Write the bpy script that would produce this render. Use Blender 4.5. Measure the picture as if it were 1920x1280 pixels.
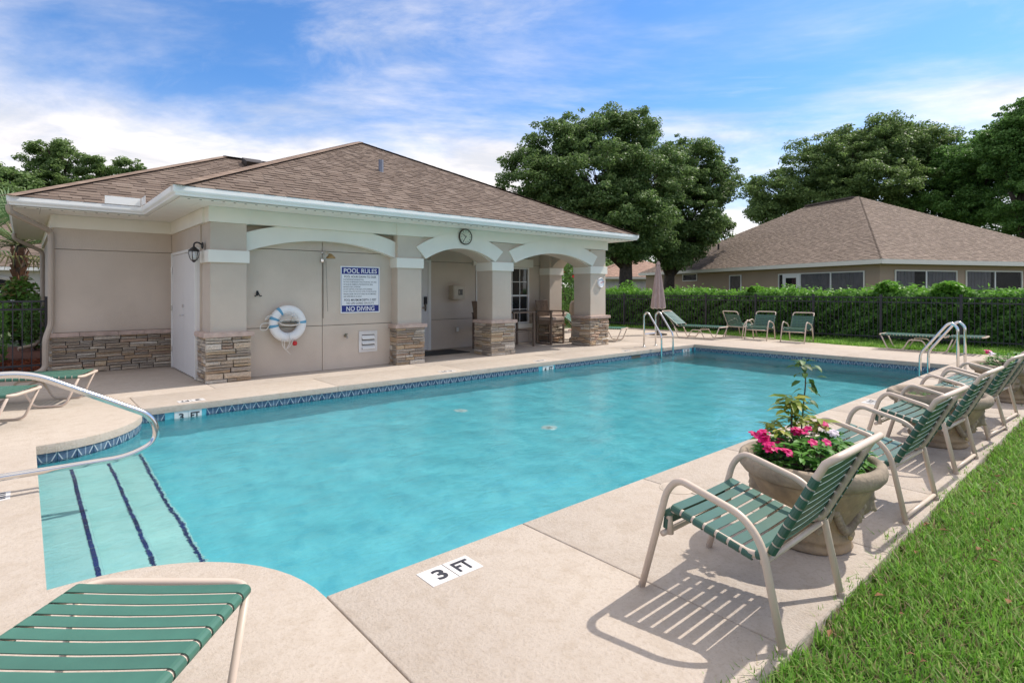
import bpy, bmesh, math, random
import numpy as np
from mathutils import Vector, Matrix
from math import sin, cos, pi, radians as R, atan2, hypot

for o in list(bpy.data.objects): bpy.data.objects.remove(o)
S = bpy.context.scene
COL = S.collection
rnd = random.Random(7)

# ------------------------------------------------------------------ camera
cam = bpy.data.cameras.new('camera'); co = bpy.data.objects.new('camera', cam); COL.objects.link(co)
cam.sensor_width = 36; cam.lens = 36*1046/1920; cam.shift_y = -95/1920
cam.clip_start = .05; cam.clip_end = 2000
co.location = (0, 0, 1.42)
co.rotation_euler = (R(90), 0, R(48.81-90))
S.camera = co

# ------------------------------------------------------------------ light and sky
SUN = Vector((.80, -.23, 1.0)).normalized()
sl = bpy.data.lights.new('sun', 'SUN'); sl.energy = 2.05; sl.angle = R(.6); sl.color = (1, .93, .83)
so = bpy.data.objects.new('sun', sl); COL.objects.link(so); so.location = (30, -8, 40)
so.rotation_euler = SUN.to_track_quat('Z', 'Y').to_euler()
W = bpy.data.worlds.new('World'); S.world = W; W.use_nodes = True
def build_world():
    nt = W.node_tree; nt.nodes.clear(); N = nt.nodes.new; L = nt.links.new
    out = N('ShaderNodeOutputWorld'); bg = N('ShaderNodeBackground'); L(bg.outputs[0], out.inputs[0])
    bg.inputs[1].default_value = .15
    sky = N('ShaderNodeTexSky'); sky.sky_type = 'NISHITA'; sky.sun_disc = False
    sky.sun_elevation = math.asin(SUN.z); sky.sun_rotation = atan2(SUN.x, SUN.y)
    sky.air_density = 1.0; sky.dust_density = .6; sky.ozone_density = 1.0
    tc = N('ShaderNodeTexCoord'); sep = N('ShaderNodeSeparateXYZ'); L(tc.outputs['Generated'], sep.inputs[0])
    def math_(op, a, b=None, c=None):
        n = N('ShaderNodeMath'); n.operation = op
        for i, v in enumerate((a, b, c)):
            if v is None: continue
            if isinstance(v, (int, float)): n.inputs[i].default_value = v
            else: L(v, n.inputs[i])
        return n.outputs[0]
    z = math_('MAXIMUM', sep.outputs[2], 0.0)
    k = math_('DIVIDE', 1.0, math_('ADD', z, .10))
    comb = N('ShaderNodeCombineXYZ')
    L(math_('MULTIPLY', sep.outputs[0], k), comb.inputs[0]); L(math_('MULTIPLY', sep.outputs[1], k), comb.inputs[1])
    def noise(scale, detail, rough, dist, off, st=(1, 1, 1), rot=0):
        mp = N('ShaderNodeMapping'); mp.vector_type = 'TEXTURE'; mp.inputs['Location'].default_value = off; mp.inputs['Scale'].default_value = st
        mp.inputs['Rotation'].default_value = (0, 0, rot)
        L(comb.outputs[0], mp.inputs[0])
        n = N('ShaderNodeTexNoise'); n.inputs['Scale'].default_value = scale; n.inputs['Detail'].default_value = detail
        n.inputs['Roughness'].default_value = rough; n.inputs['Distortion'].default_value = dist
        L(mp.outputs[0], n.inputs['Vector']); return n.outputs['Fac']
    def ramp(v, a, b):
        n = N('ShaderNodeMapRange'); n.interpolation_type = 'SMOOTHSTEP'
        n.inputs['From Min'].default_value = a; n.inputs['From Max'].default_value = b
        L(v, n.inputs[0]); return n.outputs[0]
    big = noise(.62, 9, .60, .35, (SKYOFF[0], SKYOFF[1], 0), (1.35, 1, 1), R(-41))
    wisp = noise(1.5, 10, .64, .6, (3.3, 1.2, 0), (2.3, 1, 1), R(-46))
    # banks low down, wisps higher, unseen clouds added overhead to lift the fill
    low = ramp(z, .34, .10); overhead_fill = ramp(z, .42, .80)
    cov = math_('ADD', big, math_('ADD', math_('MULTIPLY', low, .20), math_('MULTIPLY', overhead_fill, .32)))
    vd = N('ShaderNodeVectorMath'); vd.operation = 'DOT_PRODUCT'; L(tc.outputs['Generated'], vd.inputs[0]); vd.inputs[1].default_value = (.155, .98, 0)
    cov = math_('ADD', cov, math_('MULTIPLY', math_('MULTIPLY', ramp(vd.outputs['Value'], .68, .96), ramp(z, .38, .20)), .10))
    c1 = math_('MULTIPLY', ramp(cov, .43, .76), .95)
    c2 = math_('MULTIPLY', ramp(wisp, .46, .76), .55)
    c3 = math_('MULTIPLY', ramp(z, .34, .03), .72)
    cl = math_('MAXIMUM', math_('MAXIMUM', c1, c2), c3)
    shade = noise(1.7, 8, .6, .4, (9.1, 4.4, 0))
    mixc = N('ShaderNodeMix'); mixc.data_type = 'RGBA'
    L(ramp(shade, .32, .62), mixc.inputs['Factor'])
    mixc.inputs['A'].default_value = (2.6, 2.6, 2.72, 1); mixc.inputs['B'].default_value = (3.95, 3.65, 3.45, 1)
    tint = N('ShaderNodeMix'); tint.data_type = 'RGBA'; tint.blend_type = 'MULTIPLY'; tint.inputs['Factor'].default_value = 1
    L(sky.outputs[0], tint.inputs['A']); tint.inputs['B'].default_value = SKYTINT
    mx = N('ShaderNodeMix'); mx.data_type = 'RGBA'
    L(cl, mx.inputs['Factor']); L(tint.outputs['Result'], mx.inputs['A']); L(mixc.outputs['Result'], mx.inputs['B'])
    L(mx.outputs['Result'], bg.inputs[0])
SKYOFF = (.35, .9); SKYTINT = (.245, .41, .59, 1)
build_world()
vs = S.view_settings; vs.view_transform = 'Standard'; vs.look = 'None'; vs.gamma = 1; vs.exposure = 1.15
vs.use_curve_mapping = False
S.render.engine = 'CYCLES'
S.cycles.use_denoising = True
S.cycles.max_bounces = 8; S.cycles.transparent_max_bounces = 16; S.cycles.diffuse_bounces = 5
S.cycles.glossy_bounces = 4; S.cycles.caustics_reflective = False; S.cycles.caustics_refractive = True
S.cycles.sample_clamp_indirect = 6

# ------------------------------------------------------------------ helpers
class MB:
    def __init__(s): s.v = []; s.f = []; s.sm = False
    def add(s, vs_, fs):
        b = len(s.v); s.v += [tuple(p) for p in vs_]; s.f += [tuple(i+b for i in f) for f in fs]; return s
    def box(s, x0, y0, z0, x1, y1, z1, bev=0):
        if bev:
            return s.prism([(x0, y0), (x1, y0), (x1, y1), (x0, y1)], z0, z1, bev)
        return s.add([(x0,y0,z0),(x1,y0,z0),(x1,y1,z0),(x0,y1,z0),(x0,y0,z1),(x1,y0,z1),(x1,y1,z1),(x0,y1,z1)],
                     [(0,3,2,1),(4,5,6,7),(0,1,5,4),(1,2,6,5),(2,3,7,6),(3,0,4,7)])
    def obox(s, c, ax, ay, az):   # oriented box from centre and half-axis vectors
        c, ax, ay, az = map(Vector, (c, ax, ay, az)); q = []
        for k in (-1, 1):
            for i, j in ((-1,-1),(1,-1),(1,1),(-1,1)): q.append(c+ax*i+ay*j+az*k)
        return s.add(q, [(0,3,2,1),(4,5,6,7),(0,1,5,4),(1,2,6,5),(2,3,7,6),(3,0,4,7)])
    def prism(s, poly, z0, z1, bev=0, bottom=True):
        n = len(poly)
        a = sum(poly[i][0]*poly[(i+1)%n][1]-poly[(i+1)%n][0]*poly[i][1] for i in range(n))
        if a < 0: poly = poly[::-1]
        rings = [[(p[0], p[1], z0) for p in poly]]
        if bev:
            ins = offset(poly, -bev); m = offset(poly, -bev*.3)
            rings += [[(p[0], p[1], z1-bev) for p in poly], [(p[0], p[1], z1-bev*.3) for p in m], [(p[0], p[1], z1) for p in ins]]
        else: rings.append([(p[0], p[1], z1) for p in poly])
        vv = [p for r in rings for p in r]; ff = []
        for k in range(len(rings)-1):
            for i in range(n): j = (i+1) % n; ff.append((k*n+i, k*n+j, k*n+n+j, k*n+n+i))
        ff.append(tuple(range((len(rings)-1)*n, len(rings)*n)))
        if bottom: ff.append(tuple(range(n))[::-1])
        return s.add(vv, ff)
    def tube(s, path, r, seg=8, closed=False, caps=True):
        P = [Vector(p) for p in path]; n = len(P); rr = r if isinstance(r, (list, tuple)) else [r]*n
        T = []
        for i in range(n):
            a = P[(i-1) % n] if (closed or i > 0) else P[i]; b = P[(i+1) % n] if (closed or i < n-1) else P[i]
            T.append((b-a).normalized())
        up = Vector((0, 0, 1)) if abs(T[0].z) < .9 else Vector((1, 0, 0))
        u = T[0].cross(up).normalized(); vv = []
        for i in range(n):
            u = (u - T[i]*u.dot(T[i])).normalized(); w = T[i].cross(u)
            vv += [P[i]+(u*cos(2*pi*k/seg)+w*sin(2*pi*k/seg))*rr[i] for k in range(seg)]
        ff = []
        for i in range(n if closed else n-1):
            j = (i+1) % n
            for k in range(seg): l = (k+1) % seg; ff.append((i*seg+k, i*seg+l, j*seg+l, j*seg+k))
        if caps and not closed: ff += [tuple(range(seg))[::-1], tuple(range((n-1)*seg, n*seg))]
        return s.add(vv, ff)
    def lathe(s, prof, seg=24, c=(0, 0, 0), mod=None):
        n = len(prof); vv = []
        for i, (r, z) in enumerate(prof):
            for k in range(seg):
                a = 2*pi*k/seg; q = r*(mod(a, z) if mod else 1)
                vv.append((c[0]+q*cos(a), c[1]+q*sin(a), c[2]+z))
        ff = [(i*seg+k, i*seg+(k+1)%seg, (i+1)*seg+(k+1)%seg, (i+1)*seg+k) for i in range(n-1) for k in range(seg)]
        if prof[0][0] > 1e-5: ff.append(tuple(range(seg))[::-1])
        if prof[-1][0] > 1e-5: ff.append(tuple(range((n-1)*seg, n*seg)))
        return s.add(vv, ff)
    def quad(s, a, b, c, d): return s.add([a, b, c, d], [(0, 1, 2, 3)])
    def xf(s, M):
        s.v = [tuple(M @ Vector(p)) for p in s.v]; return s
def offset(poly, d):
    n = len(poly); out = []
    for i in range(n):
        p0, p1, p2 = Vector(poly[i-1][:2]), Vector(poly[i][:2]), Vector(poly[(i+1) % n][:2])
        e1, e2 = (p1-p0).normalized(), (p2-p1).normalized()
        n1, n2 = Vector((e1.y, -e1.x)), Vector((e2.y, -e2.x)); m = n1+n2
        if m.length < 1e-6: m = n1
        m.normalize(); q = max(.35, m.dot(n1)); out.append(tuple(p1+m*(d/q)))
    return out
def mesh_of(name, mb, mat, smooth=False):
    me = bpy.data.meshes.new(name); me.from_pydata(mb.v, [], mb.f)
    if mat: me.materials.append(mat)
    if smooth: me.polygons.foreach_set('use_smooth', [True]*len(me.polygons))
    me.validate(clean_customdata=False); me.update(); return me
def root_of(o):
    while o.parent: o = o.parent
    return o
def link(name, me, parent=None, loc=None):
    o = bpy.data.objects.new(name, me); COL.objects.link(o)
    if parent: o.parent = parent
    if loc is not None: o.location = loc
    return o
def obj(name, mb, mat, parent=None, smooth=False, world=False, kind=None, label=None):
    if world and parent:   # vertices given in world coordinates: parents here never rotate
        L0 = root_of(parent).location
        mb.v = [(p[0]-L0[0], p[1]-L0[1], p[2]-L0[2]) for p in mb.v]
    o = link(name, mesh_of(name, mb, mat, smooth), parent)
    if kind: o['kind'] = kind
    if label: o['label'] = label
    return o
def smooth_by_angle(o, deg=40):
    me = o.data; me.polygons.foreach_set('use_smooth', [True]*len(me.polygons))
    me.set_sharp_from_angle(angle=R(deg)); return o
def thing(name, label, cat, loc=(0, 0, 0), rz=0, group=None):
    o = bpy.data.objects.new(name, None); COL.objects.link(o); o.location = loc; o.rotation_euler = (0, 0, rz)
    o.empty_display_size = .2
    return tag(o, label, cat, group)
def tag(o, label, cat, group=None):
    o['label'] = label; o['category'] = cat
    if group: o['group'] = group
    return o
def struct(o): o['kind'] = 'structure'; return o
def dup(root, loc, rz, label, group=None):
    def cp(o, par):
        c = o.copy(); COL.objects.link(c)
        if par: c.parent = par
        for ch in o.children: cp(ch, c)
        return c
    r = cp(root, None); r.location = loc; r.rotation_euler = (0, 0, rz); r['label'] = label
    if group: r['group'] = group
    return r
def arc(cx_, cy_, r, a0, a1, n, ry=None):
    ry = ry or r
    return [(cx_+r*cos(a0+(a1-a0)*i/n), cy_+ry*sin(a0+(a1-a0)*i/n)) for i in range(n+1)]
def bend(pts, r=.05, n=5):      # rounds the corners of a polyline
    P = [Vector(p) for p in pts]; out = [P[0]]
    for i in range(1, len(P)-1):
        a, b, c = P[i-1], P[i], P[i+1]; d1, d2 = (a-b), (c-b)
        q = min(r, d1.length*.48, d2.length*.48); p1 = b+d1.normalized()*q; p2 = b+d2.normalized()*q
        for k in range(n+1):
            t = k/n; out.append(p1*(1-t)**2+b*2*t*(1-t)+p2*t*t)
    out.append(P[-1]); return out
def fast_mesh(name, V, F, mat):      # V (n,3), F (m,k) numpy
    me = bpy.data.meshes.new(name); n, k = F.shape
    me.vertices.add(len(V)); me.vertices.foreach_set('co', V.astype(np.float32).ravel())
    me.loops.add(n*k); me.loops.foreach_set('vertex_index', F.astype(np.int32).ravel())
    me.polygons.add(n); me.polygons.foreach_set('loop_start', (np.arange(n)*k).astype(np.int32))
    me.update(calc_edges=True); me.materials.append(mat); return me

# ------------------------------------------------------------------ materials
def nodes(name):
    m = bpy.data.materials.new(name); m.use_nodes = True; nt = m.node_tree
    return m, nt, nt.nodes.new, nt.links.new, nt.nodes['Principled BSDF']
def mrange(N, L, v, a, b, lo=0., hi=1.):
    n = N('ShaderNodeMapRange'); n.inputs['From Min'].default_value = a; n.inputs['From Max'].default_value = b
    n.inputs['To Min'].default_value = lo; n.inputs['To Max'].default_value = hi; L(v, n.inputs[0]); return n.outputs[0]
def nz(N, L, vec, scale, detail=4, rough=.55, dist=0):
    n = N('ShaderNodeTexNoise'); n.inputs['Scale'].default_value = scale; n.inputs['Detail'].default_value = detail
    n.inputs['Roughness'].default_value = rough; n.inputs['Distortion'].default_value = dist
    L(vec, n.inputs['Vector']); return n.outputs['Fac']
def mth(N, L, op, a, b):
    n = N('ShaderNodeMath'); n.operation = op
    for i, v in enumerate((a, b)):
        if isinstance(v, (int, float)): n.inputs[i].default_value = v
        else: L(v, n.inputs[i])
    return n.outputs[0]
def c4(c): return (c[0], c[1], c[2], 1)
def mixc(N, L, f, a, b, blend='MIX'):
    n = N('ShaderNodeMix'); n.data_type = 'RGBA'; n.blend_type = blend
    for k, v in (('Factor', f), ('A', a), ('B', b)):
        if isinstance(v, (int, float)): n.inputs[k].default_value = v
        elif isinstance(v, tuple): n.inputs[k].default_value = c4(v)
        else: L(v, n.inputs[k])
    return n.outputs['Result']
def bump(N, L, h, st, dist=.02):
    b = N('ShaderNodeBump'); b.inputs['Strength'].default_value = st; b.inputs['Distance'].default_value = dist
    L(h, b.inputs['Height']); return b.outputs[0]
def M(name, col, rough=.6, metal=0., var=.12, scale=4, bmp=0., bscale=60, bdist=.004, rv=0., dirt=None, dscale=1.5, dlo=.5, dhi=.75, spec=.5, coat=0):
    """general surface: base colour with mottling, per-object variation, optional dirt and fine relief"""
    m, nt, N, L, p = nodes(name); tc = N('ShaderNodeTexCoord'); v = tc.outputs['Object']
    f = mrange(N, L, nz(N, L, v, scale, 5), .3, .7, 1-var, 1+var)
    if rv:
        oi = N('ShaderNodeObjectInfo'); f = mth(N, L, 'MULTIPLY', f, mrange(N, L, oi.outputs['Random'], 0, 1, 1-rv, 1+rv))
    c = mixc(N, L, 1., col, f, 'MULTIPLY')
    if dirt: c = mixc(N, L, mrange(N, L, nz(N, L, v, dscale, 6, .65), dlo, dhi, 0, .8), c, dirt)
    L(c, p.inputs['Base Color']); p.inputs['Roughness'].default_value = rough; p.inputs['Metallic'].default_value = metal
    p.inputs['Specular IOR Level'].default_value = spec; p.inputs['Coat Weight'].default_value = coat
    if bmp: L(bump(N, L, nz(N, L, v, bscale, 4), bmp, bdist), p.inputs['Normal'])
    return m
def palette_mat(name, cols, rough=.85, grain=14, gvar=.25, bmp=.4, bscale=30, bdist=.01, island=True):
    """pieces of many colours: picked per object and per mesh island"""
    m, nt, N, L, p = nodes(name); tc = N('ShaderNodeTexCoord'); v = tc.outputs['Object']
    oi = N('ShaderNodeObjectInfo'); r = oi.outputs['Random']
    if island:
        ge = N('ShaderNodeNewGeometry'); r = mth(N, L, 'FRACT', mth(N, L, 'ADD', r, ge.outputs['Random Per Island']), 0)
    cr = N('ShaderNodeValToRGB'); cr.color_ramp.interpolation = 'CONSTANT'
    e = cr.color_ramp.elements
    while len(e) < len(cols): e.new(.5)
    for i, c in enumerate(cols): e[i].position = i/len(cols); e[i].color = c4(c)
    L(r, cr.inputs[0])
    g = mrange(N, L, nz(N, L, v, grain, 6, .65), .25, .75, 1-gvar, 1+gvar)
    L(mixc(N, L, 1., cr.outputs[0], g, 'MULTIPLY'), p.inputs['Base Color'])
    p.inputs['Roughness'].default_value = rough; p.inputs['Specular IOR Level'].default_value = .25
    if bmp: L(bump(N, L, nz(N, L, v, bscale, 6), bmp, bdist), p.inputs['Normal'])
    return m
def leaf_mat(name, cols, trans=.35, rough=.5):
    m, nt, N, L, p = nodes(name)
    ge = N('ShaderNodeNewGeometry'); cr = N('ShaderNodeValToRGB'); e = cr.color_ramp.elements
    while len(e) < len(cols): e.new(.5)
    for i, c in enumerate(cols): e[i].position = i/(len(cols)-1); e[i].color = c4(c)
    L(ge.outputs['Random Per Island'], cr.inputs[0]); L(cr.outputs[0], p.inputs['Base Color'])
    p.inputs['Roughness'].default_value = rough; p.inputs['Specular IOR Level'].default_value = .35
    t = N('ShaderNodeBsdfTranslucent'); L(cr.outputs[0], t.inputs[0]); mx = N('ShaderNodeMixShader'); mx.inputs[0].default_value = trans
    L(p.outputs[0], mx.inputs[1]); L(t.outputs[0], mx.inputs[2]); L(mx.outputs[0], nt.nodes['Material Output'].inputs[0])
    return m
stucco = M('stucco_taupe', (.595, .51, .425), .9, var=.07, scale=1.2, bmp=.6, bscale=70, bdist=.006, spec=.2, dirt=(.50, .41, .33), dscale=.7, dlo=.45, dhi=.8)
stucco_far = M('stucco_brown', (.40, .30, .22), .9, var=.05, scale=1, bmp=.3, bscale=80, spec=.2)
stucco_cream = M('stucco_cream', (.55, .50, .42), .9, var=.05, scale=1)
trim = M('trim_paint', (.80, .77, .69), .75, var=.03, scale=2, bmp=.2, bscale=90, bdist=.003, spec=.3)
white_paint = M('white_paint', (.78, .77, .74), .45, var=.03, scale=2)
gutter_m = M('white_aluminium', (.86, .86, .84), .5, var=.03, scale=2)
soffit_m = M('soffit_vinyl', (.84, .82, .77), .5, var=.03)
door_m = M('door_paint', (.74, .72, .70), .4, var=.02)
downspout_m = M('downspout_beige', (.43, .36, .29), .5, var=.04)
dark_gap = M('shadow_gap', (.10, .085, .07), .9)
cap_m = M('cap_stone', (.47, .355, .30), .85, var=.2, scale=9, bmp=.5, bscale=35, bdist=.008, rv=.12)
stone_m = palette_mat('ledge_stone', [(.66,.54,.41),(.52,.42,.32),(.74,.65,.53),(.58,.42,.28),(.44,.37,.30),(.66,.51,.34),(.54,.47,.39),(.78,.71,.61),(.54,.39,.29),(.48,.41,.335)], grain=9, gvar=.45, bmp=.9, bscale=26, bdist=.02)
mortar_m = M('stone_mortar', (.10, .08, .065), .95, var=.2, scale=20)
shingle_m = palette_mat('roof_shingle', [(.162,.122,.10),(.192,.148,.122),(.142,.108,.09),(.176,.135,.111),(.208,.163,.137),(.152,.115,.095),(.172,.131,.109)], .95, 60, .22, .5, 160, .004)
shingle_far = palette_mat('roof_shingle_grey_brown', [(.21,.165,.135),(.235,.185,.15),(.19,.148,.12),(.255,.20,.165),(.22,.172,.14),(.20,.155,.127)], .95, 60, .22, .4, 160, .004)
cap_sh = palette_mat('hip_cap_shingle', [(.26,.19,.15),(.22,.16,.127),(.28,.21,.165),(.24,.175,.138)], .95, 60, .2, .5, 160, .004)
underlay = M('roof_underlay', (.09, .065, .05), .95)
black_metal = M('black_metal', (.018, .017, .02), .45, var=.1)
bronze = M('bronze_metal', (.05, .038, .030), .5, metal=.2)
fence_m = M('fence_black', (.028, .027, .033), .5, var=.1)
steel = M('polished_steel', (.72, .70, .68), .16, metal=1, var=.03)
chrome = M('chrome', (.7, .7, .7), .12, metal=1, var=.02)
frame_m = M('tan_powder_coat', (.62, .505, .42), .42, var=.05, rv=.03, spec=.5)
strap_m = M('green_vinyl_strap', (.036, .110, .084), .42, var=.10, scale=6, rv=.10, bmp=.08, bscale=150, bdist=.001)
strap_lt = M('faded_green_vinyl', (.048, .150, .110), .46, var=.12, scale=5, rv=.08, bmp=.08, bscale=150, bdist=.001)
plastic_beige = M('beige_plastic', (.50, .42, .32), .5, var=.05)
ptable = M('bronze_frame', (.17, .125, .095), .45, metal=.1)
wicker_m = M('wicker_brown', (.24, .17, .12), .7, var=.3, scale=40, rv=.15)
cushion_m = M('cushion_taupe', (.40, .31, .25), .9, var=.08, scale=10)
glass_dark = M('window_glass', (.025, .028, .03), .05, var=.1, spec=.8)
curtain_m = M('curtain_grey', (.17, .165, .175), .85, var=.1)
curtain_red = M('curtain_maroon', (.10, .045, .05), .85, var=.15)
interior_m = M('dark_interior', (.012, .011, .011), .9)
umb_m = M('faded_umbrella_fabric', (.37, .29, .28), .85, var=.12, scale=6)
umb_edge = M('umbrella_edging', (.62, .55, .50), .8)
mat_m = M('rubber_mat', (.03, .03, .032), .9, bmp=.6, bscale=60)
mulch_m = palette_mat('red_mulch', [(.20,.055,.025),(.13,.035,.018),(.26,.08,.035),(.09,.03,.018)], .95, 20, .3, 0)
soil_m = M('soil', (.05, .035, .025), .95, var=.3, scale=20)
ground_m = M('lawn_ground', (.06, .085, .03), .95, var=.3, scale=3, dirt=(.13, .10, .055), dscale=4)
bark_m = M('bark', (.085, .065, .05), .95, var=.35, scale=8, bmp=.8, bscale=14, bdist=.03)
blue_print = M('sign_blue', (.012, .022, .19), .45, var=.02)
black_print = M('print_black', (.03, .03, .04), .6, var=.02)
sign_white = M('sign_white', (.80, .80, .82), .4, var=.02)
tile_white = M('tile_white', (.72, .70, .69), .3, var=.05)
tile_navy = M('step_tile_navy', (.012, .022, .13), .2, var=.15, rv=.3)
red_m = M('red_plastic', (.55, .015, .02), .4)
ring_white = M('ring_white', (.80, .79, .78), .5, var=.03)
ring_blue = M('ring_blue', (.13, .35, .52), .6)
rope_m = M('rope_white', (.70, .67, .62), .85)
def deck_mat():
    m, nt, N, L, p = nodes('knockdown_deck'); tc = N('ShaderNodeTexCoord'); v = tc.outputs['Object']
    big = nz(N, L, v, .9, 5, .6); fine = nz(N, L, v, 48, 5, .7); mid = nz(N, L, v, 9, 5, .65, .6)
    c = mixc(N, L, mrange(N, L, big, .3, .7), (.46, .395, .34), (.515, .45, .39))
    c = mixc(N, L, mrange(N, L, mid, .46, .72, 0, .6), c, (.39, .32, .255))
    c = mixc(N, L, mrange(N, L, fine, .50, .68, 0, .6), c, (.37, .305, .245))
    sp = nz(N, L, v, 120, 2, .5); c = mixc(N, L, mrange(N, L, sp, .64, .72, 0, .45), c, (.26, .21, .165))
    st = nz(N, L, v, .45, 7, .7, 1.0); c = mixc(N, L, mrange(N, L, st, .54, .74, 0, .5), c, (.36, .29, .225))
    L(c, p.inputs['Base Color']); p.inputs['Roughness'].default_value = .85; p.inputs['Specular IOR Level'].default_value = .25
    L(bump(N, L, fine, .8, .009), p.inputs['Normal']); return m
deck_m = deck_mat()
def plaster_mat(name, ca, cb, cc):
    m, nt, N, L, p = nodes(name); tc = N('ShaderNodeTexCoord'); v = tc.outputs['Object']
    a = nz(N, L, v, 1.3, 6, .62, .4); b = nz(N, L, v, 6, 6, .7, .6)
    c = mixc(N, L, mrange(N, L, a, .3, .7), ca, cb)
    c = mixc(N, L, mrange(N, L, b, .45, .68, 0, .75), c, cc)
    L(c, p.inputs['Base Color']); p.inputs['Roughness'].default_value = .8; return m
plaster_m = plaster_mat('depth_tint_plaster', (.16, .56, .64), (.23, .65, .72), (.095, .45, .56))  # the water's loss of red light with depth is painted into this colour
step_m = plaster_mat('shallow_tint_plaster', (.50, .71, .69), (.57, .76, .73), (.40, .64, .63))  # paler tint painted in for the thin water over the steps
def water_mat():
    m, nt, N, L, p = nodes('pool_water'); nt.nodes.remove(p); out = nt.nodes['Material Output']
    tc = N('ShaderNodeTexCoord'); mp = N('ShaderNodeMapping'); mp.inputs['Rotation'].default_value = (0, 0, R(-38)); mp.inputs['Scale'].default_value = (1, 1.7, 1)
    L(tc.outputs['Object'], mp.inputs[0])
    h = mth(N, L, 'ADD', nz(N, L, mp.outputs[0], 5, 3, .5, .6), mth(N, L, 'MULTIPLY', nz(N, L, mp.outputs[0], 17, 3, .6), .35))
    bm = bump(N, L, h, .26, .03); b2 = bump(N, L, h, .12, .03)
    fr = N('ShaderNodeFresnel'); fr.inputs['IOR'].default_value = 1.33; L(bm, fr.inputs['Normal'])
    gl = N('ShaderNodeBsdfGlossy'); gl.inputs['Roughness'].default_value = .02; L(bm, gl.inputs['Normal'])
    tr = N('ShaderNodeBsdfRefraction'); tr.inputs['IOR'].default_value = 1.33; tr.inputs['Roughness'].default_value = 0; tr.inputs['Color'].default_value = (.80, .97, .99, 1); L(b2, tr.inputs['Normal']); mx = N('ShaderNodeMixShader')
    L(fr.outputs[0], mx.inputs[0]); L(tr.outputs[0], mx.inputs[1]); L(gl.outputs[0], mx.inputs[2]); L(mx.outputs[0], out.inputs[0])
    return m
water_m = water_mat()
def tile_mat():
    m, nt, N, L, p = nodes('zigzag_pool_tile'); tc = N('ShaderNodeTexCoord'); sp = N('ShaderNodeSeparateXYZ'); L(tc.outputs['Object'], sp.inputs[0])
    x, z = sp.outputs[0], sp.outputs[2]; ax = mth(N, L, 'ABSOLUTE', x, 0)
    # triangle: white chevron lines and a light upper half with blue below
    d = mth(N, L, 'SUBTRACT', mth(N, L, 'ADD', z, .07), mth(N, L, 'MULTIPLY', ax, 1.9))
    line = mrange(N, L, mth(N, L, 'ABSOLUTE', d, 0), .007, .013, 1, 0)
    vl = mrange(N, L, ax, .003, .006, 1, 0)
    oi = N('ShaderNodeObjectInfo'); n = nz(N, L, tc.outputs['Object'], 30, 4)
    base = mixc(N, L, mrange(N, L, d, -.01, .01), (.06, .105, .19), (.13, .19, .27))
    base = mixc(N, L, mrange(N, L, n, .35, .7, 0, .6), base, (.035, .055, .10))
    base = mixc(N, L, mth(N, L, 'MULTIPLY', oi.outputs['Random'], .4), base, (.02, .05, .13))
    c = mixc(N, L, mth(N, L, 'MULTIPLY', mth(N, L, 'MAXIMUM', line, mth(N, L, 'MULTIPLY', vl, .6)), .62), base, (.60, .66, .68))
    L(c, p.inputs['Base Color']); p.inputs['Roughness'].default_value = .25; return m
tile_m = tile_mat()
oak_m = leaf_mat('oak_leaf', [(.07,.125,.04),(.12,.205,.06),(.17,.28,.085),(.24,.34,.13),(.09,.165,.05)], .45)
oak2_m = leaf_mat('oak_leaf_olive', [(.10,.16,.055),(.17,.27,.08),(.25,.36,.12),(.13,.215,.065)], .48)
oak3_m = leaf_mat('oak_leaf_fresh', [(.08,.17,.045),(.15,.30,.07),(.21,.38,.10)], .48)
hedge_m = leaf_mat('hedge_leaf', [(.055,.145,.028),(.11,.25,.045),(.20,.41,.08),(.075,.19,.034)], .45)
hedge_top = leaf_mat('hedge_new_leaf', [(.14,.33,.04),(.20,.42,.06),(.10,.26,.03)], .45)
palm_m = leaf_mat('palm_frond', [(.08,.16,.06),(.13,.23,.09),(.19,.28,.12)], .35)
palm_dry = leaf_mat('palm_old_frond', [(.22,.20,.07),(.16,.17,.06)], .25)
croton_m = leaf_mat('croton_leaf', [(.07,.20,.03),(.16,.32,.05),(.10,.25,.035),(.26,.15,.07)], .4)
grass_m = leaf_mat('grass_blade', [(.12,.29,.03),(.20,.42,.05),(.30,.52,.11),(.15,.35,.04),(.42,.54,.18)], .5)
dry_m = leaf_mat('grass_thatch', [(.34,.27,.14),(.24,.18,.09),(.42,.34,.19)], .2)
plant_m = leaf_mat('periwinkle_leaf', [(.055,.17,.025),(.10,.28,.04),(.16,.37,.065)], .42)
varieg_m = leaf_mat('variegated_leaf', [(.10,.20,.02),(.32,.38,.05),(.48,.46,.10),(.20,.30,.03)], .35)
sap_m = leaf_mat('sapling_leaf', [(.03,.09,.02),(.06,.15,.03),(.09,.19,.04)], .35)
pink_m = leaf_mat('pink_petal', [(.55,.003,.10),(.68,.006,.17),(.80,.02,.26)], .3)
white_petal = leaf_mat('pale_petal', [(.75,.66,.78),(.82,.74,.84)], .3)

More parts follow.
